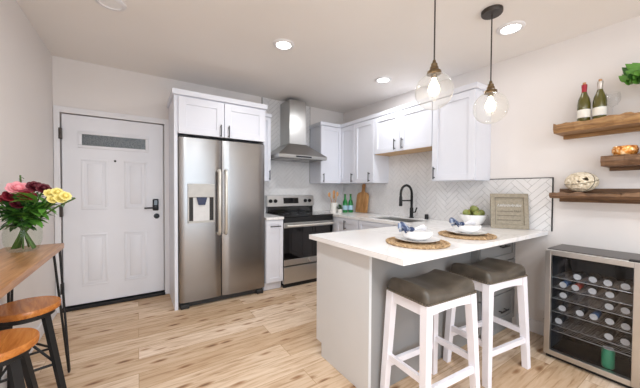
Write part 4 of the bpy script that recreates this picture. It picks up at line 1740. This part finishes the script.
def make_bar_stool():
    t = thing('bar_stool', 'bar stool', 'stool', (0, 0, 0))
    Z = .62
    MB().lathe([(.0005, Z - .034), (.13, Z - .034), (.138, Z - .03), (.14, Z - .018), (.14, Z - .006), (.136, Z), (.0005, Z)], n=44, cap=False).build('seat', M['seat_wood'], t, smooth=40)
    MB().lathe([(.112, Z - .062), (.115, Z - .06), (.115, Z - .0345), (.0005, Z - .0345)], n=32, cap=True).build('seat_ring', M['matte'], t, smooth=40)
    for k in range(4):
        a = PI / 4 + k * PI / 2
        c, s = math.cos(a), math.sin(a)
        MB().bar((c * .098, s * .098, Z - .04), (c * .215, s * .215, 0), .034, .03, .02, .016, (-s, c, 0)).build('leg', M['matte'], t)
    for k in range(4):
        a, b2 = PI / 4 + k * PI / 2, PI / 4 + (k + 1) * PI / 2
        z = .26 if k % 2 else .30
        r = .098 + (.215 - .098) * (1 - z / (Z - .04))
        MB().tube([(math.cos(a) * r, math.sin(a) * r, z), (math.cos(b2) * r, math.sin(b2) * r, z)], .007, 8).build('foot_rung', M['matte'], t, smooth=60)
    for k in range(4):
        a = PI / 4 + k * PI / 2
        r0, r1 = .135, .03
        MB().tube([(math.cos(a) * .14, math.sin(a) * .14, .31), (math.cos(a) * .03, math.sin(a) * .03, .40)], .006, 8).build('brace', M['matte'], t, smooth=60)
    return t


b1 = make_bar_stool()
b1.location = (-.507, 2.11, 0)
b1.rotation_euler = (0, 0, .25)
b1['group'] = 'round wooden bar stools at the bar table'
b1['label'] = 'round wooden bar stool on black legs, nearer the front door'
b2_ = copy_tree(b1)
b2_.location = (-.50, 1.655, 0)
b2_.rotation_euler = (0, 0, .1)
b2_['label'] = 'round wooden bar stool on black legs in the lower left corner'

# ------------------------------------------------------------------ vase with flowers
VX, VY, VZ = -.553, 2.27, TZT
t = thing('glass_vase', 'round clear glass vase of flowers on the bar table', 'vase', (VX, VY, VZ))
MB().lathe([(.0005, .002), (.055, .0), (.066, .008), (.081, .055), (.083, .1), (.074, .15), (.060, .182), (.063, .2)], n=36, cap=False).build('glass_wall', M['vase'], t, smooth=180)
MB().lathe([(.0005, .004), (.053, .004), (.063, .01), (.078, .055), (.080, .1), (.074, .13), (.0005, .13)], n=32, cap=False).build('water', M['water'], t, smooth=60)

MOUTH = Vector((VX, VY, VZ + .192))


def flower_stem(name, label, cat, head, spread, grp):
    """an Empty with a stem that runs from inside the vase out to the head"""
    head = Vector(head)
    t = thing(name, label, cat, head, 0, grp)
    d = head - MOUTH
    hd = Vector((d.x, d.y, 0))
    m_ = MOUTH + (hd.normalized() * .035 if hd.length > .01 else Vector((0, 0, 0)))
    foot = Vector((VX, VY, VZ + .012)) - (hd.normalized() * spread if hd.length > .01 else Vector((0, 0, 0)))
    pts = []
    for s in (0, .2, .4, .6, .8, 1):
        q = (1 - s) ** 2 * foot + 2 * s * (1 - s) * (m_ * 1.0) + s * s * head
        pts.append(q - head)
    MB().tube(pts, .0042, 6).build('stem', M['stem'], t, smooth=60)
    return t, (head - m_).normalized(), pts


def bloom(t, mat, r, axis, layers=4, name='bloom', seed=0):
    rnd = random.Random(seed)
    ax = Vector(axis).normalized()
    ref = Vector((0, 0, 1)) if abs(ax.z) < .9 else Vector((1, 0, 0))
    a0 = ax.cross(ref).normalized()
    b0 = ax.cross(a0)
    mb = MB()
    mb.sphere((0, 0, 0), r * .42, 1.1, 10, 7)
    for L in range(layers):
        npet = 4 + L
        open_ = .25 + .95 * L / max(1, layers - 1)
        rr = r * (.45 + .55 * (L + 1) / layers)
        for p in range(npet):
            th = 2 * PI * (p + .5 * (L % 2)) / npet + rnd.uniform(-.1, .1)
            rd = a0 * math.cos(th) + b0 * math.sin(th)
            tg = ax.cross(rd)
            g = []
            for i in range(5):
                s = i / 4
                row = []
                for j in range(5):
                    v = -1 + 2 * j / 4
                    w = rr * .72 * math.sin(PI * (.18 + .62 * s))
                    out = rr * (.25 + .75 * s * open_) if L else rr * .4
                    hgt = rr * (-.35 + 1.15 * s * (1.15 - .45 * open_) - .25 * (s ** 3) * open_)
                    q = rd * (out * (1 - .18 * v * v)) + tg * (v * w) + ax * (hgt - .1 * rr * v * v)
                    row.append(mb.bm.verts.new(q))
                g.append(row)
            for i in range(4):
                for j in range(4):
                    mb.bm.faces.new([g[i][j], g[i][j + 1], g[i + 1][j + 1], g[i + 1][j]])
    return mb.build(name, mat, t, smooth=180)


def sprig_leaves(t, pts, mat, n, ln, wd, seed, s0=.45, reach=.92):
    rnd = random.Random(seed)
    mb = MB()
    m_ = len(pts) - 1
    for k in range(n):
        s = s0 + (1 - s0) * k / max(1, n - 1) * reach
        f_ = s * m_
        i = min(int(f_), m_ - 1)
        p = Vector(pts[i]).lerp(Vector(pts[i + 1]), f_ - i)
        d = Vector((rnd.uniform(-1, 1), rnd.uniform(-1, 1), rnd.uniform(-.3, .7)))
        leaf_mesh(mb, p, d, ln * rnd.uniform(.8, 1.2), wd * rnd.uniform(.8, 1.2), (0, 0, 1), .25)
    return mb.build('leaves', mat, t, smooth=180)


roses = [((-.560, 2.235, 1.250), 'pink', .045, 'pink rose at the top left of the bouquet'),
         ((-.590, 2.245, 1.208), 'rose', .036, 'red rose low at the left of the bouquet below the pink one'),
         ((-.520, 2.205, 1.212), 'rose', .036, 'red rose in the middle of the bouquet'),
         ((-.560, 2.235, 1.165), 'wine', .032, 'dark red rose low at the centre of the bouquet'),
         ((-.497, 2.25, 1.262), 'wine', .034, 'dark red rose at the top centre of the bouquet'),
         ((-.452, 2.215, 1.250), 'wine', .031, 'dark red rose at the upper right of the bouquet beside the yellow flowers'),
         ((-.625, 2.30, 1.185), 'rose', .032, 'red rose lowest at the left edge of the bouquet')]
for i, (h, c, r, lb) in enumerate(roses):
    t, ax, pts = flower_stem('rose', lb, 'flower', h, .055, 'roses in the glass vase')
    bloom(t, M[c], r, ax * .35 + Vector((.3, -.85, .45)), 5, 'bloom', i)
    sprig_leaves(t, pts, M['leaf'] if i % 2 else M['leaf2'], 11, .085, .05, 100 + i, .45, .55)
mums = [((-.420, 2.18, 1.222), .030, 'pale yellow flower nearest the red rose in the bouquet'), ((-.385, 2.165, 1.228), .032, 'pale yellow flower at the top right of the bouquet'), ((-.370, 2.15, 1.196), .034, 'pale yellow flower low at the right of the bouquet'),
        ((-.345, 2.13, 1.208), .030, 'rightmost pale yellow flower of the bouquet'), ((-.405, 2.16, 1.19), .028, 'pale yellow flower lowest of the bouquet')]
for i, (h, r, lb) in enumerate(mums):
    t, ax, pts = flower_stem('chrysanthemum', lb, 'flower', h, .045, 'yellow flowers in the glass vase')
    bloom(t, M['yellow'], r * .85, ax * .35 + Vector((.3, -.85, .45)), 5, 'bloom', 50 + i)
    sprig_leaves(t, pts, M['leaf'], 8, .07, .04, 140 + i, .45, .6)
fol = [((-.30, 2.105, 1.195), 'leaf3', 8, .024, .016, 'thin eucalyptus sprig pointing right past the yellow flowers', .72),
       ((-.560, 2.27, 1.325), 'leaf3', 14, .022, .012, 'thin grey eucalyptus sprig rising above the pink rose', .7),
       ((-.675, 2.33, 1.24), 'leaf3', 12, .045, .03, 'grey green eucalyptus sprig at the left edge of the bouquet', .5),
       ((-.47, 2.17, 1.19), 'leaf', 18, .1, .06, 'broad bright green leaf sprig at the centre right of the bouquet', .45),
       ((-.50, 2.20, 1.225), 'leaf', 16, .095, .055, 'green leaf sprig below the top dark rose', .45),
       ((-.62, 2.25, 1.13), 'leaf2', 16, .08, .04, 'dark green leaf sprig hanging at the lower left over the vase', .4),
       ((-.53, 2.19, 1.12), 'leaf2', 16, .08, .04, 'dark green leaf sprig hanging over the vase rim at centre', .4),
       ((-.455, 2.19, 1.135), 'leaf2', 13, .07, .036, 'dark green leaf sprig hanging at the lower right over the vase', .45),
       ((-.64, 2.27, 1.17), 'leaf2', 12, .08, .04, 'dark green leaf sprig under the left red rose', .45),
       ((-.41, 2.15, 1.175), 'leaf', 9, .07, .036, 'green leaf sprig under the yellow flowers', .5)]
for i, (h, c, n_, ln, wd, lb, s0) in enumerate(fol):
    t, ax, pts = flower_stem('leaf_sprig', lb, 'foliage', h, .05, 'foliage in the glass vase')
    sprig_leaves(t, pts, M[c], n_, ln, wd, 200 + i, s0)
